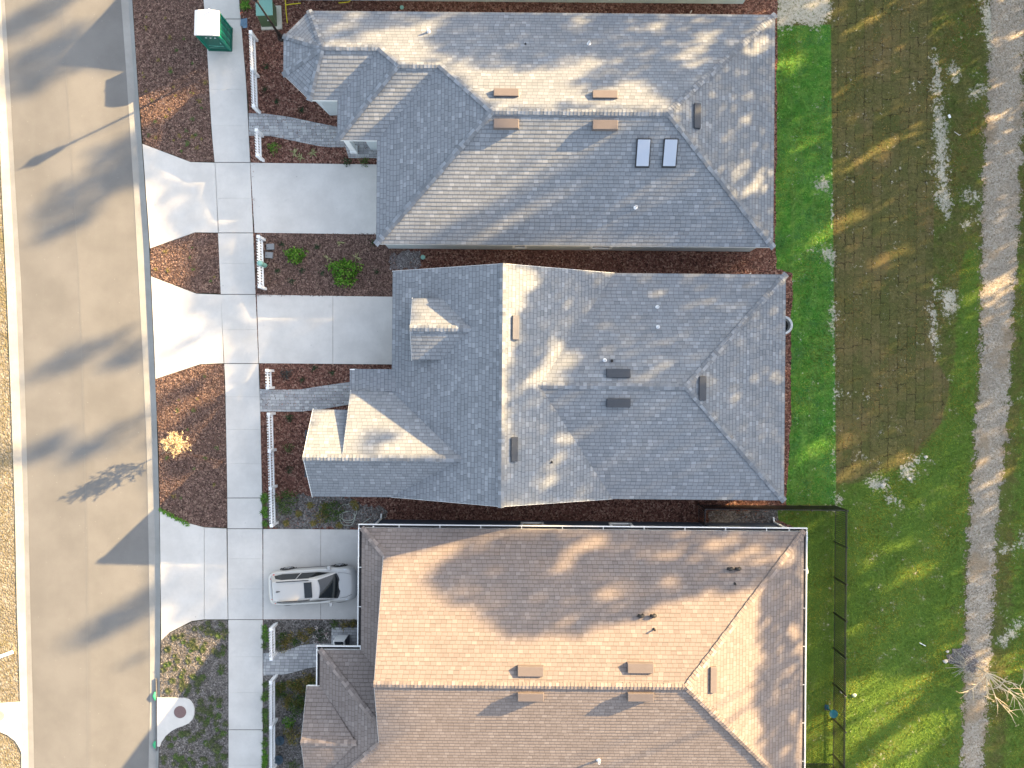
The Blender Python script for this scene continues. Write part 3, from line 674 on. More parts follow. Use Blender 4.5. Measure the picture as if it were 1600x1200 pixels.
F1 = [[A, NE, R3E, R3W, R2E, R2W, R1E, T], [A, B, T], [B, C, T], [C, D, T], [D, V1, R1E, T], [V1, SW2, R2W, R1E], [SW2, V2, R2E, R2W], [V2, SW3, R3W, R2E], [SW3, SE, R3E, R3W], [SE, NE, R3E]]
E1 = [[p[:2] for p in (A, NE, SE, SW3, V2, SW2, V1, D, C, B)]]
W1 = [[(-10.5, 19.1), (13.2, 19.1), (13.2, 7.5), (-6.95, 7.5), (-6.95, 13.0), (-8.0, 13.0), (-8.0, 14.9), (-10.3, 14.9), (-11.75, 16.3), (-11.75, 18.0)]]
O1 = (0.8, 13.3, 0)
h1, roof1 = house('house', O1, F1, [(T, R1E), (R2W, R2E), (R3W, R3E), (R3E, NE), (R3E, SE), (R3W, SW3), (R2W, SW2), (T, D), (T, A), (T, B), (T, C), (R1E, R2W), (R2E, R3W)], E1, W1,
   'grey shingled house with octagonal bay and two skylights, topmost in view', M['shingle_grey'], M['cap_grey'], M['wall_pale'])
mb = MB(O1); mb.box((-8.9, 12.95, 1.27), (0.3, 0.3, 2.56)); mb.box((-8.9, 12.95, 0.15), (0.4, 0.4, 0.3)); mb.build('porch_column', M['white'], h1)
# --- house two (middle): cross gable, dormer, front gables, rear hip
m2 = 0.51; XWe, Xr, YNg, YSg = -6.30, -0.49, 5.86, -5.98; zr = ZE+m2*(Xr-XWe); XEe = 2*Xr-XWe
mh = 0.34; Yr = (YNg+YSg)/2; zh = ZE+mh*(YNg-Yr); XE2 = 14.30; Vx = Xr+(zr-zh)/m2; RE = (XE2-5.6, Yr, zh)
RN, RS = (Xr, YNg, zr), (Xr, YSg, zr); Vp = (Vx, Yr, zh)
gY, gz = -3.75, 4.69; gX = XWe+(gz-ZE)/m2; YG1 = -0.44; Xg1, Xg2 = -8.45, -10.42; YG2 = -1.43
F2 = [[(XWe, YNg, ZE), RN, RS, (XWe, YSg, ZE), (gX, gY, gz), (XWe, YG1, ZE)],
      [RN, (XEe, YNg, ZE), Vp, (XEe, YSg, ZE), RS],
      [(XEe, YNg, ZE), (XE2, YNg, ZE), RE, Vp], [(XE2, YNg, ZE), (XE2, YSg, ZE), RE], [(XE2, YSg, ZE), (XEe, YSg, ZE), Vp, RE],
      [(Xg2, YSg, ZE), (XWe, YSg, ZE), (gX, gY, gz), (Xg2, gY, gz)],
      [(Xg1, gY, gz), (gX, gY, gz), (XWe, YG1, ZE), (Xg1, YG1, ZE)],
      [(Xg2, gY, gz), (Xg1+0.25, gY, gz-0.003), (Xg1+0.25, YG2, ZE), (Xg2, YG2, ZE)]]
# porch strip roof and dormer
F2 += [[(-8.55, 0.72, 2.5), (-8.55, -0.44, 2.5), (-5.9, -0.44, 2.9), (-5.9, 0.72, 2.9)]]
dX, dY, dz, de = -5.09, 2.74, 4.9, 4.14
F2 += [[(dX, dY, dz), (-2.0, dY, dz), (-3.5, dY+1.56, de), (dX, dY+1.56, de)], [(dX, dY, dz), (-2.0, dY, dz), (-3.5, dY-1.56, de), (dX, dY-1.56, de)]]
E2 = [[(XWe, YNg), (XE2, YNg), (XE2, YSg), (XWe, YSg)], [(Xg2, YG2), (Xg1-0.01, YG2), (Xg1-0.01, YSg), (Xg2, YSg)], [(Xg1, YG1), (XWe-0.01, YG1), (XWe-0.01, YSg), (Xg1, YSg)]]
W2 = [[(-6.0, 5.55), (13.85, 5.55), (13.85, -5.68), (-10.1, -5.68), (-10.1, -1.8), (-8.1, -1.8), (-8.1, -0.8), (-6.0, -0.8)]]
O2 = (2.0, 0, 0)
h2, roof2 = house('house', O2, F2, [(RN, RS), (Vp, RE), (RE, (XE2, YNg, ZE)), (RE, (XE2, YSg, ZE)), ((Xg2, gY, gz), (gX, gY, gz)), ((dX, dY, dz), (-2.05, dY, dz))], E2, W2,
   'grey shingled house with small dormer and twin front gables, middle of the row', M['shingle_grey'], M['cap_grey'], M['wall_grey'],
   rakes=[(RN, (XWe, YNg, ZE)), (RN, (XEe, YNg, ZE)), (RS, (XWe, YSg, ZE)), (RS, (XEe, YSg, ZE)), ((Xg1, gY, gz), (Xg1, YG1, ZE)), ((Xg2, gY, gz), (Xg2, YG2, ZE)), ((Xg2, gY, gz), (Xg2, YSg, ZE)), ((dX, dY, dz), (dX, dY+1.56, de)), ((dX, dY, dz), (dX, dY-1.56, de))])
mb = MB(O2)
def tri(a, b, c, d=0.1, ax=0):
    o = Vector((d, 0, 0)) if ax == 0 else Vector((0, d, 0))
    q = [Vector(p) for p in (a, b, c)]; lo_ = [p+o for p in q]
    mb.face([tuple(p) for p in q]); mb.face([tuple(p) for p in lo_][::-1])
    for i in range(3): j = (i+1) % 3; mb.face([tuple(q[i]), tuple(lo_[i]), tuple(lo_[j]), tuple(q[j])])
    if mb.f and mb.org == O2: mb.build('gable_wall', M['wall_grey'], h2); mb.v.clear(); mb.f.clear(); mb.m.clear()
dn = 0.14
tri((XWe+.2, YNg-.3, ZE-.1), (XEe-.2, YNg-.3, ZE-.1), (Xr, YNg-.3, zr-dn), -0.1, 1); tri((XWe+.2, YSg+.3, ZE-.1), (XEe-.2, YSg+.3, ZE-.1), (Xr, YSg+.3, zr-dn), 0.1, 1)
tri((Xg2+.3, YG2-.2, ZE-.1), (Xg2+.3, YSg+.2, ZE-.1), (Xg2+.3, gY, gz-dn)); tri((Xg1+.27, YG1-.2, ZE-.1), (Xg1+.27, YSg+.2, ZE-.1), (Xg1+.27, gY, gz-dn))
tri((dX+.25, dY+1.4, de-.08), (dX+.25, dY-1.4, de-.08), (dX+.25, dY, dz-dn)); mb.box((dX+.35, dY, 3.6), (0.2, 2.8, 0.95)); mb.build('dormer_wall', M['wall_grey'], h2)
mb = MB(O2); mb.box((-10.4, -3.78, 1.3), (0.9, 2.35, 2.0)); bw = mb.build('bay_window', M['wall_grey'], h2)
mb = MB(O2); mb.box((-10.42, -3.78, 2.335), (1.0, 2.5, 0.07)); mb.build('bay_roof', M['vent_black'], bw)
mb = MB(O2)
for cx, cy in ((-8.35, 0.62), (-8.35, -0.36)): mb.box((cx, cy, 1.22), (0.22, 0.22, 2.44))
mb.box((-7.3, 0.69, 2.46), (2.5, 0.05, 0.16)); mb.build('porch_column', M['white'], h2)
# --- house three (bottom): brown Dutch gable
m3 = 0.445; XW, XGp, XE3, YN3, Y3r = -7.80, -6.57, 15.36, -7.60, -14.62; YS3b = 2*Y3r-YN3; z3r = ZE+m3*(YN3-Y3r)
HX, HY = -9.94, -14.0; r3E = (8.6, Y3r, z3r); r3W = (XGp, Y3r, z3r); d0 = XGp-XW; d1 = XGp-HX
ht = (XGp, YN3-d0, ZE+m3*d0); vt = (XGp, HY-d0, ZE+m3*d0); hn = (XGp, HY-d1, ZE+m3*d1); hs = (XGp, YS3b+d1, ZE+m3*d1)
F3 = [[(XW, YN3, ZE), (XE3, YN3, ZE), r3E, r3W, ht], [(XW, YN3, ZE), ht, vt, (XW, HY, ZE)], [(HX, HY, ZE), (XW, HY, ZE), vt, hn], [(HX, HY, ZE), hn, hs, (HX, YS3b, ZE)],
      [(HX, YS3b, ZE), hs, r3W, r3E, (XE3, YS3b, ZE)], [(XE3, YN3, ZE), (XE3, YS3b, ZE), r3E]]
g3X, g3Y, g3z = -10.62, -18.42, 3.80; yn3, ys3 = -15.92, -20.92
F3 += [[(g3X, g3Y, g3z), (-7.8, g3Y, g3z), (-9.9, yn3, ZE+.01), (g3X, yn3, ZE+.01)], [(g3X, g3Y, g3z), (-7.8, g3Y, g3z), (-9.9, ys3, ZE+.01), (g3X, ys3, ZE+.01)]]
E3 = [[(XW, YN3), (XE3, YN3), (XE3, YS3b), (HX, YS3b), (HX, HY), (XW, HY)], [(g3X, yn3), (HX-.01, yn3), (HX-.01, ys3), (g3X, ys3)]]
W3 = [[(-7.5, -7.62), (15.0, -7.62), (15.0, -21.4), (-10.3, -21.4), (-10.3, -16.2), (-9.6, -16.2), (-9.6, -15.0), (-7.5, -15.0)]]
O3 = (3.0, -14.6, 0)
h3, roof3 = house('house', O3, F3, [(r3W, r3E), (r3E, (XE3, YN3, ZE)), (r3E, (XE3, YS3b, ZE)), ((XW, YN3, ZE), ht), ((HX, HY, ZE), hn), ((HX, YS3b, ZE), hs), ((g3X, g3Y, g3z), (-7.85, g3Y, g3z))], E3, W3,
   'brown shingled house with white gutters and slate blue walls', M['shingle_brown'], M['cap_brown'], M['wall_slate'],
   rakes=[(r3W, ht), (r3W, hs), ((g3X, g3Y, g3z), (g3X, yn3, ZE)), ((g3X, g3Y, g3z), (g3X, ys3, ZE))])
mb = MB(O3); G = XGp+0.06
for q in ([(G, ht[1]-.1, ht[2]-.05), (G, hn[1], hn[2]-.3), (G, hs[1]+.1, hs[2]-.05), (G, Y3r, z3r-.12)],): mb.face(q[::-1]); mb.face([(p[0]+.12, p[1], p[2]) for p in q])
tri((g3X+.25, yn3-.2, ZE-.1), (g3X+.25, ys3+.2, ZE-.1), (g3X+.25, g3Y, g3z-.13)); mb.build('gable_wall', M['wall_slate'], h3)
def gutter(pts, outw, cap_ends=True):
    mb = MB(O3)
    for (a, b), (ox, oy) in zip(zip(pts[:-1], pts[1:]), outw):
        a, b = Vector(a+(0,)), Vector(b+(0,)); o = Vector((ox, oy, 0)); d = (b-a).normalized(); L = (b-a).length
        W_ = 0.15
        def pr(e0, e1, z0, z1, mi):
            mb.cm = mi; q = []
            for zq in (z0, z1):
                for p, e in ((a, e0), (b, e0), (b, e1), (a, e1)): r_ = p+o*e; q.append((r_.x, r_.y, zq))
            mb.hexa(q)
        pr(0.012, W_, 2.60, 2.615, 1); pr(W_, W_+0.045, 2.60, 2.745, 0)
        k = max(1, int(L/2.0))
        for i in range(k+1):
            c_ = a+d*(L*i/k)
            c_ = c_+d*(0.03 if i == 0 else -0.03 if i == k else 0)+o*(W_/2); mb.cm = 0
            mb.box((c_.x, c_.y, 2.74), (0.03 if abs(d.x) > .5 else W_, W_ if abs(d.x) > .5 else 0.03, 0.012))
    return mb.build('gutter', [M['white'], M['gutter_in']], h3)
gutter([(XW-0.19, YN3), (XE3+.19, YN3)], [(0, 1)])
gutter([(XW, YN3), (XW, HY+.19)], [(-1, 0)]); gutter([(XW, HY), (HX-.19, HY)], [(0, 1)]); gutter([(HX, HY), (HX, -16.5)], [(-1, 0)]); gutter([(XE3, YN3), (XE3, YS3b)], [(1, 0)])
for dxp in (P(596, 806)[0], P(1208, 816)[0]):
    mb = MB(O3); mb.beam((dxp, YN3+.05, 0.12), (dxp, YN3+.05, 2.62), 0.08, 0.07); mb.beam((dxp, YN3+.05, 0.14), (dxp, YN3+.3, 0.06), 0.08, 0.07); mb.build('downspout', M['white'], h3)
def window(par, org, x, y, z, w, h, ny):
    f = MB(org)
    for a, b in (((x-w/2, z+h/2), (x+w/2, z+h/2)), ((x-w/2, z-h/2), (x+w/2, z-h/2))): f.box((x, y+ny*.03, a[1]), (w+.2, 0.10, 0.12))
    for s_ in (-1, 1): f.box((x+s_*(w/2+.04), y+ny*.03, z), (0.12, 0.10, h-.12))
    wo = f.build('window', M['white'], par); g_ = MB(org); g_.box((x, y+ny*.012, z), (w-.04, 0.03, h-.1)); g_.build('pane', M['glass_dark'], wo)
for wpx in (832, 972): window(h3, O3, P(wpx, 814, 1.7)[0], -7.62, 1.55, 1.05, 1.3, 1)
window(h1, O1, P(940, 388, 1.5)[0], 7.5, 1.5, 1.0, 1.2, -1); window(h1, O1, P(812, 388, 1.5)[0], 7.5, 1.5, 0.6, 1.2, -1)
# --- house beyond the top edge
O4 = (0.2, 27.3, 0); a4, b4, c4, d4 = -12.7, 13.0, 21.05, 33.6; hm = (d4-c4)/2; zr4 = ZE+.49*hm
A4, B4, C4, D4 = (a4, c4, ZE), (b4, c4, ZE), (b4, d4, ZE), (a4, d4, ZE); q0, q1 = (a4+hm, c4+hm, zr4), (b4-hm, c4+hm, zr4)
h4, roof4 = house('house', O4, [[A4, B4, q1, q0], [B4, C4, q1], [C4, D4, q0, q1], [D4, A4, q0], [(-12.2, 24.4, 5.0), (-7.2, 24.4, 5.0), (-11.2, 21.0, 2.8), (-12.2, 21.0, 2.8)], [(-12.2, 24.4, 5.0), (-7.2, 24.4, 5.0), (-10.0, 27.8, 2.9), (-12.2, 27.8, 2.9)]], [(q0, q1), (q0, A4), (q0, D4), (q1, B4), (q1, C4)], [[p[:2] for p in (A4, B4, C4, D4)]], [[(-12.4, 21.32), (12.7, 21.32), (12.7, 33.2), (-12.4, 33.2)]],
   'pale aqua walled house of which only a strip shows at the top edge', M['shingle_grey'], M['cap_grey'], M['wall_aqua'])

# roof ray helper
gb = len(RV); RV += [Vector(p) for p in ((-200, -200, 0), (300, -200, 0), (300, 200, 0), (-200, 200, 0))]; RF.append([gb, gb+1, gb+2, gb+3])
BVH = BVHTree.FromPolygons([tuple(v) for v in RV], RF)
def hit(px, py):
    x, y = P(px, py, 0); d = Vector((x, y, -H)).normalized()
    loc, n, i, dist = BVH.ray_cast(Vector((0, 0, H)), d); return loc, (n if n.z > 0 else -n)
def onroof(ro, org, name, px, py, L, Wd, hu, mat, along=None):
    """low slant-backed attic vent sitting on a slope"""
    loc, n = hit(px, py); dn_ = Vector((n.x, n.y, 0)).normalized(); t = Vector((-dn_.y, dn_.x, 0)); sl_ = math.hypot(n.x, n.y)/n.z
    loc = loc-Vector((0, 0, 0.0)); mb = MB(org); q = []
    for top in (0, 1):
        for a, b in ((-1, -1), (1, -1), (1, 1), (-1, 1)):
            ins = 0.06*top
            p = loc+t*(a*(L/2-ins*0.3))+dn_*(b*(Wd/2)); zz_ = loc.z-sl_*b*Wd/2
            p.z = zz_-0.05 if not top else loc.z+hu+.02+(0.02 if b < 0 else -0.045)
            q.append(tuple(p))
    mb.hexa(q); v = mb.build(name, mat, ro, bevel=0.02)
    fl = MB(org); q = []
    for top in (0, 1):
        for a, b in ((-1, -1), (1, -1), (1, 1), (-1, 1)):
            p = loc+t*(a*(L/2+.09))+dn_*(b*(Wd/2+.09)); p.z = loc.z-sl_*b*(Wd/2+.09)+(-0.03 if not top else 0.018); q.append(tuple(p))
    fl.hexa(q); return v
def pipe(ro, org, px, py, r, h, mat, name='vent_pipe'):
    loc, n = hit(px, py); mb = MB(org); mb.lathe((loc.x, loc.y, loc.z-0.08), [(r*2.0, 0.0), (r*1.9, 0.10), (r*1.05, 0.13), (r, h+.08), (r*0.7, h+.08), (r*0.7, h-.02)], 12); return mb.build(name, mat, ro)
for px, py in ((791, 146), (945, 149)): onroof(roof1, O1, 'roof_vent', px, py, 1.27, 0.40, 0.20, M['vent_brown'])
for px, py in ((791, 195), (945, 197)): onroof(roof1, O1, 'roof_vent', px, py, 1.27, 0.44, 0.22, M['vent_brown'])
onroof(roof1, O1, 'roof_vent', 1089, 182, 1.27, 0.34, 0.17, M['vent_black'])
for px, py in ((966, 583), (966, 630)): onroof(roof2, O2, 'roof_vent', px, py, 1.22, 0.42, 0.17, M['vent_black'])
onroof(roof2, O2, 'roof_vent', 1097, 607, 1.22, 0.36, 0.16, M['vent_black'])
onroof(roof2, O2, 'roof_vent', 806, 512, 1.22, 0.32, 0.16, simple('grey_vent', (0.13, 0.125, 0.13), 0.6)); onroof(roof2, O2, 'roof_vent', 804, 702, 1.22, 0.32, 0.16, M['vent_black'])
for px, py in ((829, 1047), (1000, 1042)): onroof(roof3, O3, 'roof_vent', px, py, 1.30, 0.46, 0.22, M['vent_brown'])
for px, py in ((829, 1087), (1000, 1087)): onroof(roof3, O3, 'roof_vent', px, py, 1.30, 0.42, 0.26, M['vent_brown'])
onroof(roof3, O3, 'roof_vent', 1114, 1061, 1.30, 0.34, 0.16, M['vent_brown'])
for px, py in ((670, 50), (920, 69), (993, 324)): pipe(roof1, O1, px, py, 0.055, 0.3, M['white_vinyl'])
pipe(roof1, O1, 821, 69, 0.03, 0.12, M['pipe_black'])
for px, py in ((1027, 480), (1028, 511), (945, 563)): pipe(roof2, O2, px, py, 0.055, 0.3, M['white_vinyl'])
pipe(roof2, O2, 956, 564, 0.04, 0.2, M['pipe_black']); pipe(roof2, O2, 862, 722, 0.035, 0.12, M['pipe_black'])
def goose(px, py):
    loc, n = hit(px, py); mb = MB(O3); x, y, z_ = loc
    mb.tube([(x+.1, y, z_-.1), (x+.1, y, z_+.12), (x+.05, y, z_+.2), (x-.05, y, z_+.2), (x-.12, y, z_+.1)], 0.085, 10); mb.build('exhaust_vent', M['pipe_black'], roof3, smooth=True)
for p in ((1001, 961), (1020, 961), (1140, 888), (1152, 888)): goose(*p)
pipe(roof3, O3, 1022, 983, 0.04, 0.25, M['pipe_black']); pipe(roof3, O3, 1148, 912, 0.035, 0.22, M['pipe_black']); pipe(roof3, O3, 935, 1187, 0.055, 0.42, M['white_vinyl'])
# skylights
sg = NT('skylight_glass', 0.2, 0.9); sg.color((0.44, 0.48, 0.55)); sg.b.inputs['Metallic'].default_value = 0.35; M['skyglass'] = sg.mat
for px in (1004.5, 1046.5):
    loc, n = hit(px, 240); dn_ = Vector((0, -1, 0)); sl_ = math.hypot(n.x, n.y)/n.z; mb = MB(O1); g_ = MB(O1)
    def slp(hw, hl, z0, z1, b_):
        q = []
        for zt in (z0, z1):
            for a, b in ((-1, -1), (1, -1), (1, 1), (-1, 1)): q.append((loc.x+a*hw, loc.y+b*hl, loc.z+sl_*b*hl+zt))
        b_.hexa(q)
    slp(0.36, 0.64, -0.03, 0.12, mb); so_ = mb.build('skylight', M['dark_metal'], roof1, bevel=0.015); slp(0.31, 0.59, 0.1, 0.135, g_); g_.build('pane', M['skyglass'], so_, bevel=0.02)
print('houses done')
# ------------------------------------------------------------------ picket fences
def picket_fence(a, b, label, step=2.4):
    A_, B_ = Vector(P(*a, 1.05)+(0,)), Vector(P(*b, 1.05)+(0,)); d = B_-A_; L = d.length; rz = math.atan2(d.y, d.x); mid = (A_+B_)/2
    t = empty('picket_fence', (mid.x, mid.y, 0), label, 'fence', 'white picket fences along the sidewalk', rz)   # local x runs along the fence, +y = inner side
    yo = 1 if d.y < 0 else -1
    mb = MB(); n = int(L/0.145)
    for i in range(n+1):
        x = -L/2+L*i/n; w = 0.085
        mb.box((x, -0.03*yo, 0.53), (w, 0.022, 0.9))
        z = 0.98; q = [(x-w/2, -0.041*yo, z), (x+w/2, -0.041*yo, z), (x, -0.041*yo, z+0.07)]; q2 = [(p[0], -0.019*yo, p[2]) for p in q]
        mb.face(q); mb.face(q2[::-1]); mb.face([q[0], q[2], q2[2], q2[0]]); mb.face([q[2], q[1], q2[1], q2[2]])
    mb.build('picket_panel', M['white_vinyl'], t)
    for z in (0.25, 0.82):
        r = MB(); r.box((0, 0.03*yo, z), (L, 0.07, 0.10)); r.build('rail', M['white_vinyl'], t)
    k = max(1, round(L/step))
    for i in range(k+1):
        x = -L/2+L*i/k; p = MB(); p.box((x, 0.10*yo, 0.56), (0.13, 0.13, 1.14)); po = p.build('post', M['white_vinyl'], t)
        c = MB(); c.box((x, 0.10*yo, 1.145), (0.17, 0.17, 0.03)); c.box((x, 0.10*yo, 1.175), (0.10, 0.10, 0.03)); c.build('post_cap', M['white_vinyl'], po)
picket_fence((389.5, 51), (394, 166), 'white picket fence between the utility cabinet and the upper walk')
picket_fence((398.5, 204), (400, 243), 'short white picket fence just below the upper paver walk')
picket_fence((401.5, 370), (403.5, 448), 'white picket fence beside the two grey meter box lids')
picket_fence((415, 579), (416, 606), 'shortest white picket fence, above the middle paver walk')
picket_fence((417.5, 647), (422, 821), 'long white picket fence in front of the twin gables')
picket_fence((421, 983), (421.5, 1029), 'white picket fence across the edge of the lower paver walk')
picket_fence((421, 1066), (421.5, 1275), 'white picket fence running off the bottom edge of the view')

# ------------------------------------------------------------------ black metal yard fence
fx, fyN = P(1304, 789)[0], P(1200, 789.5)[1]; fxW = P(1091, 790)[0]; fyS = P(1300, 1192)[1]
t = empty('metal_fence', (fx, fyN, 0), 'black metal picket fence round the lower back yard', 'fence'); O_ = (fx, fyN, 0); FH = 1.72
def mpanel(a, b, name):
    a, b = Vector(a+(0,)), Vector(b+(0,)); d = b-a; L = d.length; n = int(L/0.115); mb = MB(O_)
    for i in range(1, n):
        p = a+d*(i/n); mb.box((p.x, p.y, FH/2+.02), (0.036, 0.036, FH-.1))
    for z in (0.15, FH-0.22, FH-0.06): mb.beam(a+Vector((0, 0, z)), b+Vector((0, 0, z)), 0.03, 0.035)
    mb.build(name, M['dark_metal'], t)
def mpost(x, y):
    mb = MB(O_); mb.box((x, y, FH/2), (0.065, 0.065, FH+.06)); po = mb.build('post', M['dark_metal'], t)
    c = MB(O_); c.box((x, y, FH+.045), (0.08, 0.08, 0.03)); c.build('post_cap', M['dark_metal'], po)
mpanel((fxW, fyN), (fx, fyN), 'picket_panel'); mpanel((fx, fyN), (fx, fyS-6), 'picket_panel'); mpanel((fx, fyS), (15.25, fyS), 'picket_panel')
mpanel((fxW, fyN), (fxW, -7.52), 'gate')
for i in range(5): mpost(fxW+(fx-fxW)*i/4, fyN)
for i in range(1, 11): mpost(fx, fyN-1.98*i)
mpost(fxW, -7.50)

# ------------------------------------------------------------------ portable toilet
px0, py0 = P(345.5, 62.5)
t = empty('portable_toilet', (px0, py0, 0.03), 'green portable toilet with white roof standing on the sidewalk', 'toilet', rz=R(-1))
gm = NT('green_plastic', 0.45, 0.4); gm.color(gm.mix(gm.noise(2, 3), (0.0, 0.13, 0.085), (0.005, 0.19, 0.125))); gm = gm.mat
gm2 = simple('dark_green_plastic', (0.003, 0.085, 0.06), 0.5); wr = simple('translucent_roof', (0.80, 0.74, 0.70), 0.4, var=0.05)
W_ = 0.62
mb = MB(); mb.box((0, 0, 0.07), (1.32, 1.32, 0.14)); mb.build('base', gm2, t, bevel=0.02)
mb = MB(); mb.box((0, 0, 1.08), (1.2, 1.2, 1.9)); cab = mb.build('cabin', gm, t, bevel=0.02)
for sx in (-1, 1):
    for sy in (-1, 1): mb = MB(); mb.box((sx*.6, sy*.6, 1.08), (0.09, 0.09, 1.92)); mb.build('corner_post', gm, cab, bevel=0.01)
mb = MB(); mb.box((0, -0.61, 1.07), (0.92, 0.03, 1.75)); dr = mb.build('door', gm2, t, bevel=0.008)
mb = MB()
for k in range(3): mb.box((-0.16+k*.24, -0.632, 1.70), (0.10, 0.012, 0.05))
mb.build('door_sign', M['white_vinyl'], dr)
mb = MB(); mb.beam((-.4, -.632, .75), (.42, -.632, .62), .012, .02); mb.beam((-.4, -.64, .5), (.42, -.64, .72), .012, .02); mb.box((.38, -.64, 1.05), (.05, .03, .14)); mb.build('latch', simple('pale_green', (.12, .38, .3), .5), dr)
mb = MB()
for k in range(3): mb.box((0.605, -.35+k*.35, 1.1), (0.03, 0.2, 1.6))
mb.box((.612, 0, .75), (.03, .95, .025)); mb.box((.612, 0, 1.75), (.03, .9, .12)); mb.build('side_rib', gm2, cab, bevel=0.008)
mb = MB(); n = 8
prof = [(-.66, 2.03), (-.655, 2.09), (-.45, 2.17), (-.15, 2.215), (.15, 2.215), (.45, 2.17), (.655, 2.09), (.66, 2.03)]
for i in range(7):
    (x0, z0), (x1, z1) = prof[i], prof[i+1]; mb.face([(x0, -.66, z0), (x1, -.66, z1), (x1, .66, z1), (x0, .66, z0)])
for y in (-.66, .66):
    q = [(x, y, z) for x, z in prof]; mb.face(q if y < 0 else q[::-1])
rf = mb.build('roof', wr, t, bevel=0.015)
mb = MB()
for k in range(4): mb.box((-.02+k*.13, -.02, 2.225-.018*k), (0.035, 0.95-.1*k, 0.04))
mb.build('roof_rib', wr, rf, bevel=0.01)
mb = MB(); mb.lathe((.22, .55, 2.1), [(.05, 0), (.05, .28), (.065, .28), (.065, .33), (.01, .36)], 10); mb.build('vent_pipe', wr, rf)

# ------------------------------------------------------------------ street lamp
lx, ly = P(440, 60)
t = empty('street_lamp', (lx, ly, 0), 'tall black lamp post at the corner of the octagonal bay', 'street lamp')
bm_ = simple('lamp_black', (0.018, 0.017, 0.016), 0.4, 0.5)
mb = MB(); mb.lathe((0, 0, 0), [(.20, 0), (.20, .12), (.14, .2), (.12, .55), (.085, .7), (.075, .9)], 14); mb.build('base', bm_, t)
mb = MB(); mb.lathe((0, 0, 0), [(.07, .9), (.055, 3.0), (.045, 4.25), (.08, 4.28), (.08, 4.34), (.05, 4.38), (.05, 4.5)], 12); mb.build('pole', bm_, t)
mb = MB(); mb.lathe((0, 0, 0), [(.06, 4.5), (.13, 4.56), (.24, 5.02), (.24, 5.06), (.29, 5.07), (.2, 5.2), (.07, 5.3), (.05, 5.34), (.03, 5.42), (.005, 5.5)], 8); ln = mb.build('lantern', bm_, t)
mb = MB(); mb.lathe((0, 0, 0), [(.115, 4.6), (.222, 5.0)], 8); mb.build('lamp_glass', M['white_vinyl'], ln)

# ------------------------------------------------------------------ utility transformer
t = empty('utility_cabinet', P(421, 26)+(0,), 'green utility transformer cabinet on a cream pad', 'utility box', rz=R(3)); tg = simple('utility_green', (0.16, 0.33, 0.27), 0.5, var=.08); td = simple('utility_dark', (0.07, 0.105, 0.05), 0.5)
mb = MB(); mb.box((0.12, -.1, .05), (1.15, 1.3, .14)); mb.build('pad', M['pad'], t, bevel=.02)
mb = MB(); q = []
for z_, a in ((.12, (-.42, -.62, .44, .45)), (.95, (-.42, -.36, .44, .45))): q += [(a[0], a[1], z_), (a[2], a[1], z_), (a[2], a[3], z_), (a[0], a[3], z_)]
mb.hexa(q); cb = mb.build('cabinet', td, t, bevel=.015)
mb = MB(); mb.box((0.01, .04, .975), (.92, .86, .05)); mb.build('lid', tg, cb, bevel=.015)
mb = MB(); mb.box((.1, -.50, .62), (.08, .03, .08)); mb.build('padlock', M['white_vinyl'], cb)

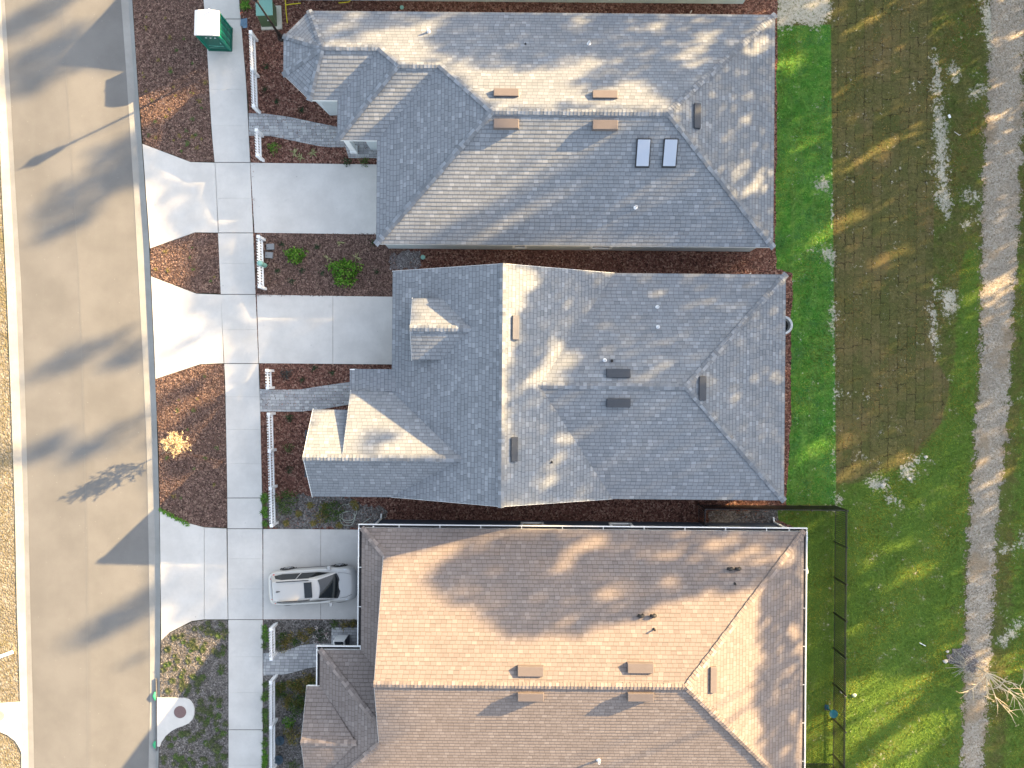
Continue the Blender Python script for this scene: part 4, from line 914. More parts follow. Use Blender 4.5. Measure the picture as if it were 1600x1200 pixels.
# ------------------------------------------------------------------ parked car
def car():
    t = empty('parked_car', P(491.5, 913.5, 0.5)+(0.03,), 'silver estate car with dark sunroof parked on the lower driveway', 'car', rz=R(4.0))
    paint = NT('silver_paint', 0.28, 0.5); paint.color((0.47, 0.455, 0.43)); paint.b.inputs['Metallic'].default_value = 0.25; paint.b.inputs['Coat Weight'].default_value = 0.4; paint = paint.mat
    trim = simple('car_trim', (0.02, 0.02, 0.022), 0.5); tyre = simple('tyre', (0.018, 0.018, 0.018), 0.9); rim = simple('alloy', (0.45, 0.46, 0.48), 0.3, metal=.7)
    red = simple('tail_red', (0.55, 0.03, 0.02), 0.2); lens = simple('head_lens', (0.6, 0.63, 0.66), 0.1, .7)
    st = [(-2.36, .58, .45, .80, .84), (-2.30, .76, .36, .88, .95), (-2.12, .86, .30, .96, 1.0), (-1.5, .91, .24, .98, 1.02), (-.4, .92, .22, .97, 1.02), (.6, .92, .22, .96, 1.02), (1.25, .915, .22, .95, 1.02), (1.7, .90, .24, .92, .985), (2.05, .85, .27, .85, .93), (2.26, .72, .32, .74, .84), (2.36, .52, .40, .64, .70)]
    mb = MB(); rings = []
    for x, w, zb, zl, zt in st:
        w *= 1.07; x = x*1.03
        half = [(0, zb), (.75*w, zb), (.96*w, zb+.1), (w, (zb+zl)/2), (.985*w, zl-.09), (.90*w, zl), (.5*w, zt), (0, zt+.015)]
        ring = half+[(-y, z) for y, z in half[-2:0:-1]]; rings.append([mb.vert((x, y, z)) for y, z in ring])
    k = len(rings[0])
    for a, b in zip(rings[:-1], rings[1:]):
        for i in range(k): j = (i+1) % k; mb.f.append([a[i], b[i], b[j], a[j]][::-1]); mb.m.append(0)
    mb.f.append(rings[0][::-1][::-1]); mb.m.append(0); mb.f.append(rings[-1][::-1]); mb.m.append(0)
    body = mb.build('body', paint, t, smooth=True, subsurf=2)
    # greenhouse
    base = [(-2.22, .74, 1.0), (-1.6, .83, .99), (.4, .83, .985), (1.33, .72, 1.0)]; top = [(-2.0, .50, 1.56), (-1.5, .57, 1.63), (-.1, .57, 1.64), (.36, .52, 1.57)]
    mb = MB(); B = []; T_ = []
    for p, q in zip(base, top): B.append((mb.vert(p), mb.vert((p[0], -p[1], p[2])))); T_.append((mb.vert(q), mb.vert((q[0], -q[1], q[2]))))
    for i in range(3):
        mb.f += [[B[i][0], T_[i][0], T_[i+1][0], B[i+1][0]], [B[i][1], B[i+1][1], T_[i+1][1], T_[i][1]], [T_[i][0], T_[i][1], T_[i+1][1], T_[i+1][0]]]; mb.m += [0]*3
    mb.f += [[B[0][0], B[0][1], T_[0][1], T_[0][0]], [B[3][0], T_[3][0], T_[3][1], B[3][1]]]; mb.m += [0]*2
    cabin = mb.build('cabin', paint, t, bevel=.05)
    cabin.data.polygons.foreach_set('use_smooth', [True]*len(cabin.data.polygons))
    gl = NT('car_glass', 0.05, 0.7); gl.color((0.012, 0.015, 0.017)); gl = gl.mat
    def panel(name, q, off, mat, par):
        q = [Vector(p) for p in q]; n = (q[1]-q[0]).cross(q[-1]-q[0]).normalized()
        if n.dot(sum(q, Vector())/len(q)-Vector((-.5, 0, .8))) < 0: n = -n
        mb = MB(); o = [p+n*off for p in q]; u = [p-n*.02 for p in q]
        mb.face([tuple(p) for p in o]); mb.face([tuple(p) for p in u][::-1])
        for i in range(len(q)): j = (i+1) % len(q); mb.face([tuple(u[i]), tuple(u[j]), tuple(o[j]), tuple(o[i])])
        return mb.build(name, mat, par)
    L_ = lambda a, b, f: tuple(a[i]+(b[i]-a[i])*f for i in range(3))
    my = lambda p: (p[0], -p[1], p[2])
    a0, a1 = L_(base[3], top[3], .07), L_(base[3], top[3], .93); sh = lambda p, d: (p[0], p[1]-d, p[2])
    wz_ = [sh(a0, .05), my(sh(a0, .05)), (a0[0]+.08, 0, a0[2])]
    bow = lambda p, q, b_: [(p[0]+(q[0]-p[0])*f+b_*(1-(2*f-1)**2), p[1]+(q[1]-p[1])*f, p[2]+(q[2]-p[2])*f-.35*b_*(1-(2*f-1)**2)) for f in [i/12 for i in range(13)]]
    mb = MB(); lo_w, hi_w = bow(sh(a0, .05), my(sh(a0, .05)), .17), bow(sh(a1, .05), my(sh(a1, .05)), .10)
    up = lambda p: (p[0]+.03, p[1], p[2]+.03)
    for i in range(12): mb.face([up(lo_w[i]), up(lo_w[i+1]), up(hi_w[i+1]), up(hi_w[i])])
    mb.build('windshield', gl, cabin, smooth=True)
    mb = MB()
    for i in range(12): mb.face([(lo_w[i][0]-.04, lo_w[i][1], lo_w[i][2]+.045), (lo_w[i][0]+.12, lo_w[i][1]*1.04, lo_w[i][2]+.012), (lo_w[i+1][0]+.12, lo_w[i+1][1]*1.04, lo_w[i+1][2]+.012), (lo_w[i+1][0]-.04, lo_w[i+1][1], lo_w[i+1][2]+.045)])
    mb.build('cowl', trim, cabin)
    r0, r1 = L_(base[0], top[0], .15), L_(base[0], top[0], .9); panel('rear_window', [sh(r0, .06), sh(r1, .06), my(sh(r1, .06)), my(sh(r0, .06))], .012, gl, cabin)
    bm2, tm2 = L_(base[2], top[2], .1), L_(base[2], top[2], .86)
    for s_ in (1, -1):
        f = (lambda p: p) if s_ > 0 else my
        B1, B2, T1, T2 = L_(base[1], top[1], .1), L_(base[2], top[2], .1), L_(base[1], top[1], .86), L_(base[2], top[2], .86)
        m0, m1_ = L_(B1, B2, .52), L_(T1, T2, .52); m0b, m1b = L_(B1, B2, .56), L_(T1, T2, .56)
        panel('side_window', [f(p) for p in (B1, m0, m1_, T1)], .012, gl, cabin); panel('side_window', [f(p) for p in (m0b, B2, T2, m1b)], .012, gl, cabin)
        fb, ft = L_(base[2], base[3], .75), L_(top[2], top[3], .6)
        panel('side_window', [f(p) for p in (L_(base[2], top[2], .1), L_(fb, ft, .08), L_(top[2], base[2], .2))], .012, gl, cabin)
        qb, qt = L_(base[0], base[1], .3), L_(top[0], top[1], .5)
        panel('side_window', [f(p) for p in (L_(base[1], top[1], .12), L_(qb, qt, .15), L_(qb, qt, .6), L_(base[1], top[1], .84))], .012, gl, cabin)
        mb = MB(); mb.tube([(-1.75, s_*.53, 1.655), (-1.6, s_*.535, 1.70), (-.2, s_*.535, 1.705), (.0, s_*.525, 1.655)], .024, 8); mb.build('roof_rail', trim, cabin, smooth=True)
        mb = MB(); mb.box((.98, s_*.99, 1.04), (.17, .22, .14)); mi = mb.build('mirror', paint, t, bevel=.04)
        mb = MB(); mb.box((.89, s_*1.0, 1.04), (.012, .17, .10)); mb.build('mirror_glass', gl, mi)
        mb = MB(); mb.hexa([(2.0, s_*.50, .76), (2.27, s_*.62, .70), (2.12, s_*.80, .72), (1.75, s_*.88, .83), (2.0, s_*.52, .88), (2.24, s_*.56, .80), (2.07, s_*.81, .83), (1.72, s_*.855, .925)]); mb.build('headlight', lens, t, bevel=.015)
        mb = MB(); mb.hexa([(-2.33, s_*.55, .78), (-2.06, s_*.86, .78), (-2.0, s_*.80, .78), (-2.2, s_*.5, .78), (-2.28, s_*.55, .985), (-2.08, s_*.81, .985), (-2.0, s_*.76, 1.02), (-2.2, s_*.5, 1.01)]); mb.build('tail_light', red, t, bevel=.02)
        for wx_ in (-1.42, 1.40):
            mb = MB(); mb.tube([(wx_, s_*.74, .35), (wx_, s_*.985, .35)], .35, 24); w_ = mb.build('wheel', tyre, t, bevel=.03)
            mb = MB(); mb.tube([(wx_, s_*.95, .35), (wx_, s_*1.0, .35)], .13, 12)
            for a in range(5):
                an = a*2*math.pi/5; mb.beam((wx_, s_*.985, .35), (wx_+.24*math.cos(an), s_*.985, .35+.24*math.sin(an)), .04, .05)
            mb.build('rim', rim, w_)
            mb = MB(); pts = [(wx_+.42*math.cos(a), s_*.955, .35+.42*math.sin(a)) for a in np.linspace(-.25, math.pi+.25, 13)]; mb.tube(pts, .035, 6); mb.build('wheel_arch', trim, body)
        mb = MB(); mb.beam((-1.0, s_*.935, .34), (1.0, s_*.935, .34), .03, .12); mb.build('sill', trim, body)
    mb = MB(); mb.box((-.06, 0, 1.652), (.42, .84, .03)); mb.build('sunroof', gl, cabin, bevel=.012)
    mb = MB(); mb.hexa([(-1.8, -.02, 1.6), (-1.55, -.02, 1.6), (-1.55, .02, 1.6), (-1.8, .02, 1.6), (-1.78, -.01, 1.72), (-1.72, -.01, 1.72), (-1.72, .01, 1.72), (-1.78, .01, 1.72)]); mb.build('antenna', trim, cabin)
    for s_ in (1, -1):
        mb = MB(); mb.tube([(1.45, s_*.70, 1.008), (1.8, s_*.66, .985), (2.12, s_*.55, .905)], .008, 5); mb.build('bonnet_seam', trim, body)
    mb = MB(); mb.box((2.40, 0, .5), (.05, .85, .16)); mb.build('grille', trim, body, bevel=.02)
    mb = MB(); mb.beam((1.28, -.55, 1.03), (1.02, .0, 1.17), .02, .02); mb.beam((1.28, .05, 1.03), (1.02, .6, 1.15), .02, .02); mb.build('wiper', trim, cabin)
car()

# ------------------------------------------------------------------ planting
def leaf_mass(mb, c, rx, ry, h, n, size, hollow=0.35):
    for _ in range(n):
        a = random.uniform(0, 6.283); e = math.asin(random.uniform(0, 1)); r = random.uniform(hollow, 1)**0.6*(1+0.18*math.sin(a*3+c[0]*7)+.12*math.sin(a*5+c[1]*3))
        p = Vector((c[0]+rx*r*math.cos(a)*math.cos(e), c[1]+ry*r*math.sin(a)*math.cos(e), c[2]+h*r*math.sin(e)*random.uniform(.75, 1.1)+.02))
        d = Vector((random.gauss(0, 1), random.gauss(0, 1), random.gauss(.4, .7))).normalized(); s_ = d.cross(Vector((random.gauss(0, 1), random.gauss(0, 1), random.gauss(0, 1)))).normalized()
        L = size*random.uniform(.6, 1.3); w = L*.42
        mb.face([tuple(p), tuple(p+d*L*.5+s_*w*.5), tuple(p+d*L), tuple(p+d*L*.5-s_*w*.5)])
def spikes(mb, c, n, L, w, flat=.5):
    for _ in range(n):
        a = random.uniform(0, 6.283); e = random.uniform(.15, 1.25)*flat; d = Vector((math.cos(a)*math.cos(e), math.sin(a)*math.cos(e), math.sin(e))); l = L*random.uniform(.6, 1.15)
        s_ = Vector((-math.sin(a), math.cos(a), 0))*w/2; p = Vector(c); m_ = p+d*l*.6; e_ = p+d*l-Vector((0, 0, l*.18))
        mb.face([tuple(p-s_), tuple(p+s_), tuple(m_+s_*.8), tuple(m_-s_*.8)]); mb.face([tuple(m_-s_*.8), tuple(m_+s_*.8), tuple(e_)])
def shrub(name, px, py, r, h, n, size, mat, label, group=None, ry=None, stem=True):
    x, y = P(px, py); t = empty(name, (x, y, 0), label, 'shrub', group); mb = MB(); leaf_mass(mb, (0, 0, .02), r, ry or r, h, n, size); mb.build('foliage', mat, t)
    if stem:
        s_ = MB()
        for k in range(4): a = k*1.6+.3; s_.tube([(0, 0, 0), (.3*r*math.cos(a), .3*r*math.sin(a), h*.5)], [.015, .008], 5)
        s_.build('stem', M['bark'], t)
def tuft(name, px, py, r, n, mat, label, group=None, cat='plant', leafy=False, w=.02, size=.08):
    x, y = P(px, py); mb = MB()
    if leafy: spikes(mb, (0, 0, .02), 10, r*.8, .03); leaf_mass(mb, (0, 0, 0), r, r, r*.8, n, size, 0.05)
    else: spikes(mb, (0, 0, .02), n, r, w)
    return tag(mb.build(name, mat, loc=(x, y, 0)), label, cat, group)
shrub('shrub', 463, 399.5, .58, .6, 420, .16, M['leaf_bright'], 'smaller bright green round shrub near the grey meter lids', ry=.48)
shrub('shrub', 540, 426, .86, .85, 850, .18, M['leaf_bright'], 'larger bright green shrub on the mulch between the two grey houses', ry=.80)
shrub('shrub', 429, 233, .36, .4, 260, .09, M['leaf_bright'], 'round fine leaved green shrub below the upper paver walk')
shrub('shrub', 448.5, 584.5, .33, .35, 160, .11, M['leaf_grey'], 'grey leaved bush above the middle paver walk')
shrub('shrub', 543, 254, .28, .3, 140, .10, M['leaf_dark'], 'dark shrub at the driveway edge by the white porch column')
shrub('shrub', 570, 254, .26, .3, 140, .10, M['leaf_mid'], 'green shrub tucked against the garage corner of the octagonal bay house')
shrub('shrub', 454, 650+2, .0001+.24, .26, 110, .10, M['leaf_dark'], 'dark green shrub just below the middle paver walk')
shrub('shrub', 452, 700, .30, .3, 130, .10, M['leaf_mid'], 'pale tipped green shrub halfway along the long picket fence')
shrub('shrub', 453.5, 733, .22, .25, 100, .09, M['leaf_dark'], 'small dark shrub low beside the long picket fence')
gp = 'young dark plants in the mulch'
for px, py in ((416.5, 105), (432, 159), (471.5, 173), (414, 140)): tuft('young_plant', px, py, .22, 70, M['leaf_dark'], 'young dark green plant in the red mulch beside the octagonal bay', gp, leafy=True)
for px, py in ((441, 382), (495, 386), (434, 424), (472, 423), (504, 427), (456, 440), (588, 424), (583, 379)): tuft('young_plant', px, py, .23, 60, M['leaf_dark'], 'young dark plant spaced round the two bright green shrubs', gp, leafy=True)
for px, py in ((472, 594), (492, 575), (519, 583)): tuft('young_plant', px, py, .22, 60, M['leaf_dark'], 'young dark plant in the bed above the middle paver walk', gp, leafy=True)
gp = 'pale spiky plants'
for px, py in ((460, 239), (471, 246), (489, 240)): tuft('spiky_plant', px, py, .32, 14, M['leaf_pale'], 'pale spiky plant in the bed below the upper paver walk', gp, w=.055)
for px, py in ((512, 404), (532, 378), (557, 402)): tuft('spiky_plant', px, py, .33, 8, M['leaf_pale'], 'sparse pale starlike plant near the larger bright green shrub', gp, w=.06)
tuft('spiky_plant', 384, 9, .42, 60, M['leaf_bright'], 'bright green grassy plant beside the sidewalk at the top', None, w=.04)
shrub('shrub', 449, 783, .62, .7, 420, .14, M['leaf_mid'], 'loose green bush at the bottom end of the long picket fence', ry=.75)
shrub('shrub', 520, 798, .68, .6, 420, .14, M['leaf_mid'], 'spreading green bush next to the coiled garden hose', ry=.62)
shrub('shrub', 503, 806, .4, .4, 200, .12, M['leaf_olive'], 'yellowish bush left of the spreading green bush by the hose')
gp = 'rusty olive tufts by the lower driveway'
for px, py in ((485, 789), (467, 803), (447.5, 817), (490, 817), (508, 791), (556, 792), (530, 820), (553, 786)): tuft('grass_tuft', px, py, .26, 90, M['leaf_olive'], 'small rusty green tuft in the grey mulch above the lower driveway', gp, w=.03)
rs = random.Random(4)
for k, (px, py) in enumerate([(441, 993), (447, 1001), (455, 995), (462, 1002), (470, 990), (478, 998), (434, 1005), (446, 1009), (485, 985), (523, 974), (540, 976), (553, 974)]):
    tuft('low_shrub', px, py, rs.uniform(.28, .42), 120, M['leaf_olive'] if k % 3 else M['leaf_mid'], 'low olive and rust coloured plant in the bed above the lower walk', 'low plants in the bed above the lower walk', leafy=True, size=.1)
for k in range(30):
    px, py = rs.uniform(432, 490), rs.uniform(1052, 1102)
    if py < 1062-(px-432)*.22+4 and px < 470: py += 12
    tuft('low_shrub', px, py, rs.uniform(.25, .42), 110, M['leaf_olive'] if k % 3 else M['leaf_mid'], 'low olive and rust coloured plant below the lower paver walk', 'low plants below the lower walk', leafy=True, size=.1)
shrub('shrub', 503, 991, .42, .4, 180, .10, M['leaf_dark'], 'rose bush with white blooms beside the porch bench')
for k in range(16): pass
mb = MB(); 
for k in range(34): leaf_mass(mb, (rs.uniform(-.4, .4), rs.uniform(-.55, .55), .3), .05, .05, .06, 5, .07)
fl = [o for o in bpy.data.objects if o.get('label', '').startswith('rose bush')][0]; mb.build('bloom', M['flower'], fl)
shrub('shrub', 465, 1107, .38, .45, 240, .11, M['leaf_mid'], 'green bush beside the blue grey pots, against the brown roof bay')
shrub('shrub', 453, 1126, .36, .5, 240, .11, M['leaf_bright'], 'brightest bush in the bed of the brown roofed house')
shrub('shrub', 459, 1146, .50, .55, 300, .12, M['leaf_olive'], 'yellow olive bush behind the upper blue grey pot', ry=.6)
shrub('shrub', 458, 1197, .42, .4, 200, .11, M['leaf_mid'], 'green bush cut by the bottom edge, near the lower blue pot')
n4 = 0
while n4 < 150:
    px, py = rs.uniform(256, 354), rs.uniform(972, 1225)
    pp = np.array([[px, py]])
    if sdf(pp, ipad)[0] > -5 or sdf(pp, Mbeds['M4'][1])[0] < 4: continue
    n4 += 1; tuft('ground_cover_plant', px, py, rs.uniform(.17, .30), 55, M['leaf_dull'] if rs.random() < .75 else M['leaf_mid'], 'low green plant among the grey mulch round the storm inlet pad', 'ground cover plants round the storm inlet', w=.03)
n1 = 0
for key, cnt, lab in (('M1', 40, 'small dull green weed in the top street side bed'), ('M2', 8, 'small dull green weed in the small bed between the upper driveways'), ('M3', 14, 'small dull green weed in the bed with the young tree')):
    while cnt:
        px, py = rs.uniform(210, 354), rs.uniform(2, 822)
        if sdf(np.array([[px, py]]), Mbeds[key][1])[0] < 5: continue
        cnt -= 1; tuft('weed', px, py, rs.uniform(.10, .22), 24, M['leaf_mid'] if rs.random() < .4 else M['leaf_olive'], lab, 'weeds in the street side beds', w=.02)
gp = 'grass clumps against the sidewalk'
for k in range(12): tuft('grass_tuft', rs.uniform(412, 416), rs.uniform(770, 822), rs.uniform(.2, .32), 50, M['leaf_bright'] if k % 2 else M['leaf_mid'], 'bright grass clump between the sidewalk and the long picket fence', gp, w=.03)
for k in range(40): tuft('grass_tuft', rs.uniform(413, 417), rs.uniform(1060, 1230) if k > 7 else rs.uniform(975, 1015), rs.uniform(.18, .30), 44, M['leaf_mid'] if k % 3 else M['leaf_bright'], 'grass clump between the sidewalk and the lower picket fences', gp, w=.03)
for k in range(8): tuft('grass_tuft', *((268, 795+rs.uniform(-8, 8)) if 0 else (252+k*6, 797+k*3.2)), .2, 36, M['leaf_bright'], 'green grass clump on the curved edge of the lower driveway apron', gp, w=.03)

# young street tree (tan foliage, late light)
x, y = P(292, 690); t = empty('young_tree', (x, y, 0), 'young tree with tan foliage in the street side mulch bed', 'tree')
mb = MB(); mb.tube([(0, 0, 0), (-.02, .01, .9), (0, .02, 2.3)], [.035, .028, .012], 8); mb.build('trunk', M['dry_wood'], t)
mb = MB(); tb = MB()
for k in range(70):
    z0 = random.uniform(.75, 2.2); a = random.uniform(0, 6.283); L = (1.05-.28*z0)*random.uniform(.6, 1.1)+.05; el = random.uniform(.15, .75)
    d = Vector((math.cos(a)*math.cos(el), math.sin(a)*math.cos(el), math.sin(el))); p = Vector((0, 0, z0)); q = p+d*L; tb.tube([tuple(p), tuple(q)], [.008, .003], 4, False)
    for j in range(9): c = p+d*L*random.uniform(.3, 1.05); leaf_mass(mb, tuple(c), .07, .07, .05, 2, .13)
tb.build('branch', M['dry_wood'], t); mb.build('crown', M['leaf_tan'], t)
# dead leaning tree on the gravel path
x, y = P(1527, 1042); t = empty('dead_tree', (x, y, 0), 'bare dead tree with pale tangled branches on the gravel path', 'tree')
mb = MB(); mb.tube([(0, 0, 0), (.03, -.03, .4), (.05, -.05, .8)], [.07, .06, .05], 8); mb.build('trunk', M['dry_wood'], t)
mb = MB(); lf = MB()
def br(p, d, L, r, lev):
    pts = [p]; dd = d.copy()
    for k in range(5):
        dd = (dd+Vector((random.gauss(0, .16), random.gauss(0, .16), random.gauss(-.03, .08)))).normalized(); pts.append(pts[-1]+dd*L/5)
    mb.tube([tuple(q) for q in pts], [r*(1-.15*k) for k in range(6)], 5, False)
    if lev:
        for k in (2, 3, 4, 5):
            for _ in range(2): br(pts[k], (dd+Vector((random.gauss(0, .6), random.gauss(0, .6), random.gauss(.1, .3)))).normalized(), L*random.uniform(.25, .5), r*.5, lev-1)
    elif random.random() < .6: leaf_mass(lf, tuple(pts[-1]), .10, .10, .07, 4, .10)
for ax, ay, L in ((1.0, -.55, 1.9), (.85, -.85, 1.7), (.55, -1.0, 2.0), (1.1, -.25, 1.5), (-.6, -.6, 1.3), (.75, -.6, 2.1), (-.2, -1, 1.1)):
    br(Vector((.05, -.05, .8)), Vector((ax, ay, random.uniform(.1, .4))).normalized(), L*1.15, .042, 1)
for k in range(16):
    a = random.uniform(0, 6.283); br(Vector((.03, -.03, .5)), Vector((math.cos(a), math.sin(a), .35)).normalized(), random.uniform(.5, 1.0), .014, 0)
mb.build('branch', M['dry_wood'], t); lf.build('crown', M['leaf_tan'], t)
mb = MB()
for k in range(26):
    a = random.uniform(1.9, 4.2); L = random.uniform(.4, 1.0); x0, y0 = random.uniform(-.5, .1), random.uniform(-.3, .3); mb.tube([(x0, y0, .05), (x0+.6*L*math.cos(a), y0+.6*L*math.sin(a), .12), (x0+L*math.cos(a), y0+L*math.sin(a), .05)], .012, 4, False)
tag(mb.build('brush_pile', M['grey_wood'], loc=P(1512, 1036)+(0,)), 'heap of grey dry twigs at the foot of the dead tree', 'brush')

# ------------------------------------------------------------------ small things
gl_ = simple('grey_lid', (0.20, 0.21, 0.225), 0.7)
for (px, py, rz), lb in zip(((423, 386, 3), (421, 399, -4)), ('grey meter box lid, upper of the pair by the picket fence', 'grey meter box lid, lower of the pair by the picket fence')):
    t = empty('meter_box', P(px, py)+(0,), lb, 'utility box', 'grey meter boxes', R(rz)); mb = MB(); mb.box((0, 0, .05), (.46, .36, .1)); mb.build('box', M['joint'], t, bevel=.02)
    mb = MB(); mb.box((0, 0, .11), (.42, .32, .03)); ld = mb.build('lid', gl_, t, bevel=.02); mb = MB(); mb.box((-.13, -.05, .127), (.04, .03, .012)); mb.build('latch', M['pipe_black'], ld)
tgm = simple('teal_pedestal', (0.22, 0.42, 0.36), 0.5)
x, y = P(414, 415); t = empty('cable_pedestal', (x, y, 0), 'pale green round utility pedestal behind the picket fence', 'utility box'); mb = MB(); mb.lathe((0, 0, 0), [(.13, 0), (.13, .75), (.15, .76), (.15, .95), (.10, 1.02), (.02, 1.04)], 14); mb.build('pedestal', tgm, t)
mb = MB(); mb.lathe((0, 0, 0), [(.155, .74), (.155, .78)], 14); mb.build('collar', td, t)
mb = MB(); mb.lathe((0, 0, 0), [(.13, 0), (.13, .06), (.11, .075), (.02, .08)], 14); tag(mb.build('valve_lid', tgm, loc=P(661, 402)+(0,)), 'round teal valve lid in the mulch between the grey houses', 'lid')
mb = MB(); mb.lathe((0, 0, 0), [(.11, 0), (.11, .06), (.02, .07)], 14); tag(mb.build('valve_lid', tgm, loc=P(628, 12)+(0,)), 'round teal valve lid in the mulch at the top edge', 'lid')
mb = MB()
for (ox, oy, r, n) in ((0, -.15, .42, 30), (.08, -.05, .36, 26), (.02, .2, .5, 20)):
    mb.tube([(ox+r*math.cos(a)*(1+.08*math.sin(3*a)), oy+r*math.sin(a)*(1+.1*math.cos(2*a)), .03+.02*(r*10 % 1)+.012*math.sin(5*a)) for a in np.linspace(.4*r*9, .4*r*9+5.6, n)], .016, 6)
mb.tube([(.5, -.45, .03), (.8, -.42, .03), (1.05, -.25, .03), (1.3, -.1, .03)], .016, 6); mb.tube([(-.1, .6, .03), (.2, .72, .03), (.45, .6, .03)], .016, 6)
tag(mb.build('garden_hose', simple('hose', (0.42, 0.45, 0.38), 0.5), loc=P(543, 806)+(0.02,)), 'pale coiled garden hose on the grey mulch beside the lower driveway', 'hose')
# manhole and inlet cover
mm = simple('rusty_iron', (0.17, 0.11, 0.105), 0.8, var=.25, scale=25)
x, y = P(282, 1112); t = empty('manhole_cover', (x, y, .045), 'rust brown round cover on the pale storm inlet pad', 'manhole cover'); mb = MB(); mb.lathe((0, 0, 0), [(.34, 0), (.34, .012), (.32, .016)], 28); mb.build('frame', mm, t); mb = MB(); mb.lathe((0, 0, .004), [(.30, 0), (.30, .018), (.05, .02), (.05, .03), (.01, .03)], 28)
for k in range(10): a = k*.628; mb.beam((.09*math.cos(a), .09*math.sin(a), .022), (.27*math.cos(a), .27*math.sin(a), .022), .03, .012)
mb.build('cover', mm, t)
mb = MB(); mb.lathe((0, 0, 0), [(.28, 0), (.28, .01), (.25, .014)], 28); tag(mb.build('manhole_cover', M['curb'], loc=P(0, 1118)+(.045,)), 'pale round cover half cut by the left edge of the view', 'manhole cover')
gf = simple('green_filter', (0.03, 0.30, 0.14), 0.7)
for (a, b), lb in (((1081, 1094), 'green filter sock at the upper end of the storm inlet'), ((1158, 1169), 'green filter sock at the lower end of the storm inlet')):
    mb = MB(); pts = [P3(242.5, a, -.02), P3(241, (a+b)/2, -.02), P3(242.5, b, -.02)]; c0 = Vector(pts[1]); mb.tube([tuple(Vector(p)-c0) for p in pts], [.05, .10, .05], 10); tag(mb.build('inlet_filter', gf, loc=tuple(c0), smooth=True), lb, 'filter', 'green inlet filters')
mb = MB(); mb.prism([P(243.5, 1060), P(245.5, 1090), P(245.5, 1168), P(243.5, 1174)], -.09, .012); c0 = Vector(P3(244.5, 1120)); mb.v = [tuple(Vector(p)-c0) for p in mb.v]; tag(mb.build('storm_inlet', M['joint'], loc=c0), 'dark slot of the storm inlet in the right hand curb', 'drain')
# rear yard things
x, y = P(1303, 1112); x, y = P(1302, 1115, .9); t = empty('bird_bath', (x, y, 0), 'teal round bird bath bowl by the black yard fence', 'bird bath'); tl = simple('teal_glaze', (0.015, 0.14, 0.16), 0.25); 
mb = MB(); mb.lathe((0, 0, 0), [(.13, 0), (.12, .04), (.04, .1), (.035, .8), (.07, .84)], 14); mb.build('stand', tl, t)
mb = MB(); mb.lathe((0, 0, 0), [(.06, .84), (.2, .87), (.235, .95), (.225, .955), (.17, .89), (.01, .875)], 20); mb.build('bowl', tl, t, smooth=True)
mb = MB(); leaf_mass(mb, (0, 0, 0), .16, .14, .12, 40, .12); tag(mb.build('shadow_blob', simple('shadow_blue', (0.03, 0.06, 0.16), .6), loc=P(1291, 1105)+(0,)), 'dark blue clump standing in for a shadow on the grass beside the teal bowl', 'shadow')  # shadow on the lawn modelled as a small dark blue clump
def stone(px, py, r, lb, grp=None, mat=None, cat='stone'):
    mb = MB(); mb.lathe((0, 0, 0), [(r*.8, -.01), (r, r*.3), (r*.75, r*.6), (r*.2, r*.7)], 9)
    mb.v = [(a*(1+.2*math.sin(3*b/r)), b*(.75+.15*math.sin(4*a/r)), c) for a, b, c in mb.v]; o = mb.build('stone', mat or M['stone'], loc=P(px, py)+(0,), smooth=True); return tag(o, lb, cat, grp)
stone(1314, 1081, .12, 'pale stone under the yard fence, upper of the two'); stone(1320, 1087, .10, 'pale stone under the yard fence, lower of the two'); stone(1334, 1086, .15, 'greenish pale stone on the grass right of the yard fence', mat=simple('moss_stone', (.35, .42, .3), .9))
stone(1480, 1018, .10, 'small white stone left of the dead tree on the path edge'); stone(1476.5, 1033, .15, 'larger white stone left of the dead tree', mat=M['stone']); stone(1379, 758, .16, 'pale stone on the bare sand patch at the sod corner')
stone(1446, 714, .12, 'lone white stone at the lower right sod corner'); stone(1420, 748, .12, 'pale stone beside the small sandy hollow')
mb = MB(); mb.tube([(-.17, .08, .05), (.17, -.09, .06)], .022, 8); tag(mb.build('white_pipe', M['white_vinyl'], loc=P(1440.5, 1006)+(0.02,)), 'short white plastic pipe lying on the lower lawn', 'pipe')
mb = MB(); mb.box((0, 0, .03), (.12, .2, .05), rz=.4); tag(mb.build('litter', M['white_vinyl'], loc=P(1483, 182)+(0,), bevel=.01), 'white scrap on the sandy strip beside the sod', 'litter')
mb = MB(); mb.tube([(-.16, .1, .04), (.1, -.08, .04)], .02, 6); mb.tube([(.08, -.1, .04), (.2, -.06, .05)], .018, 6); tag(mb.build('litter', M['stone'], loc=P(1495, 209)+(0,)), 'thin pale stick on the rough grass near the gravel path', 'litter')
# left verge pipe
mb = MB(); mb.tube([(-.75, -.28, .14), (.42, .16, .14)], .10, 12); tag(mb.build('white_pipe', M['white'], loc=P(10, 1022)+(0,)), 'white pipe lying in the dry verge at the left edge', 'pipe')
# blue grey pots
pm = simple('blue_pot', (0.055, 0.085, 0.115), 0.5, var=.25)
for (px, py), lb in (((439.5, 1154), 'blue grey round pot, upper of the two behind the picket fence'), ((437.5, 1184), 'blue grey round pot, lower of the two behind the picket fence')):
    t = empty('plant_pot', P(px, py)+(0,), lb, 'pot', 'blue grey pots'); mb = MB(); mb.lathe((0, 0, 0), [(.17, 0), (.23, .22), (.26, .3), (.24, .31), (.22, .25)], 18); mb.build('pot', pm, t, smooth=True); mb = MB(); leaf_mass(mb, (0, 0, .24), .19, .19, .06, 60, .10, 0); mb.build('foliage', simple('blue_leaves', (.05, .09, .12), .7), t)
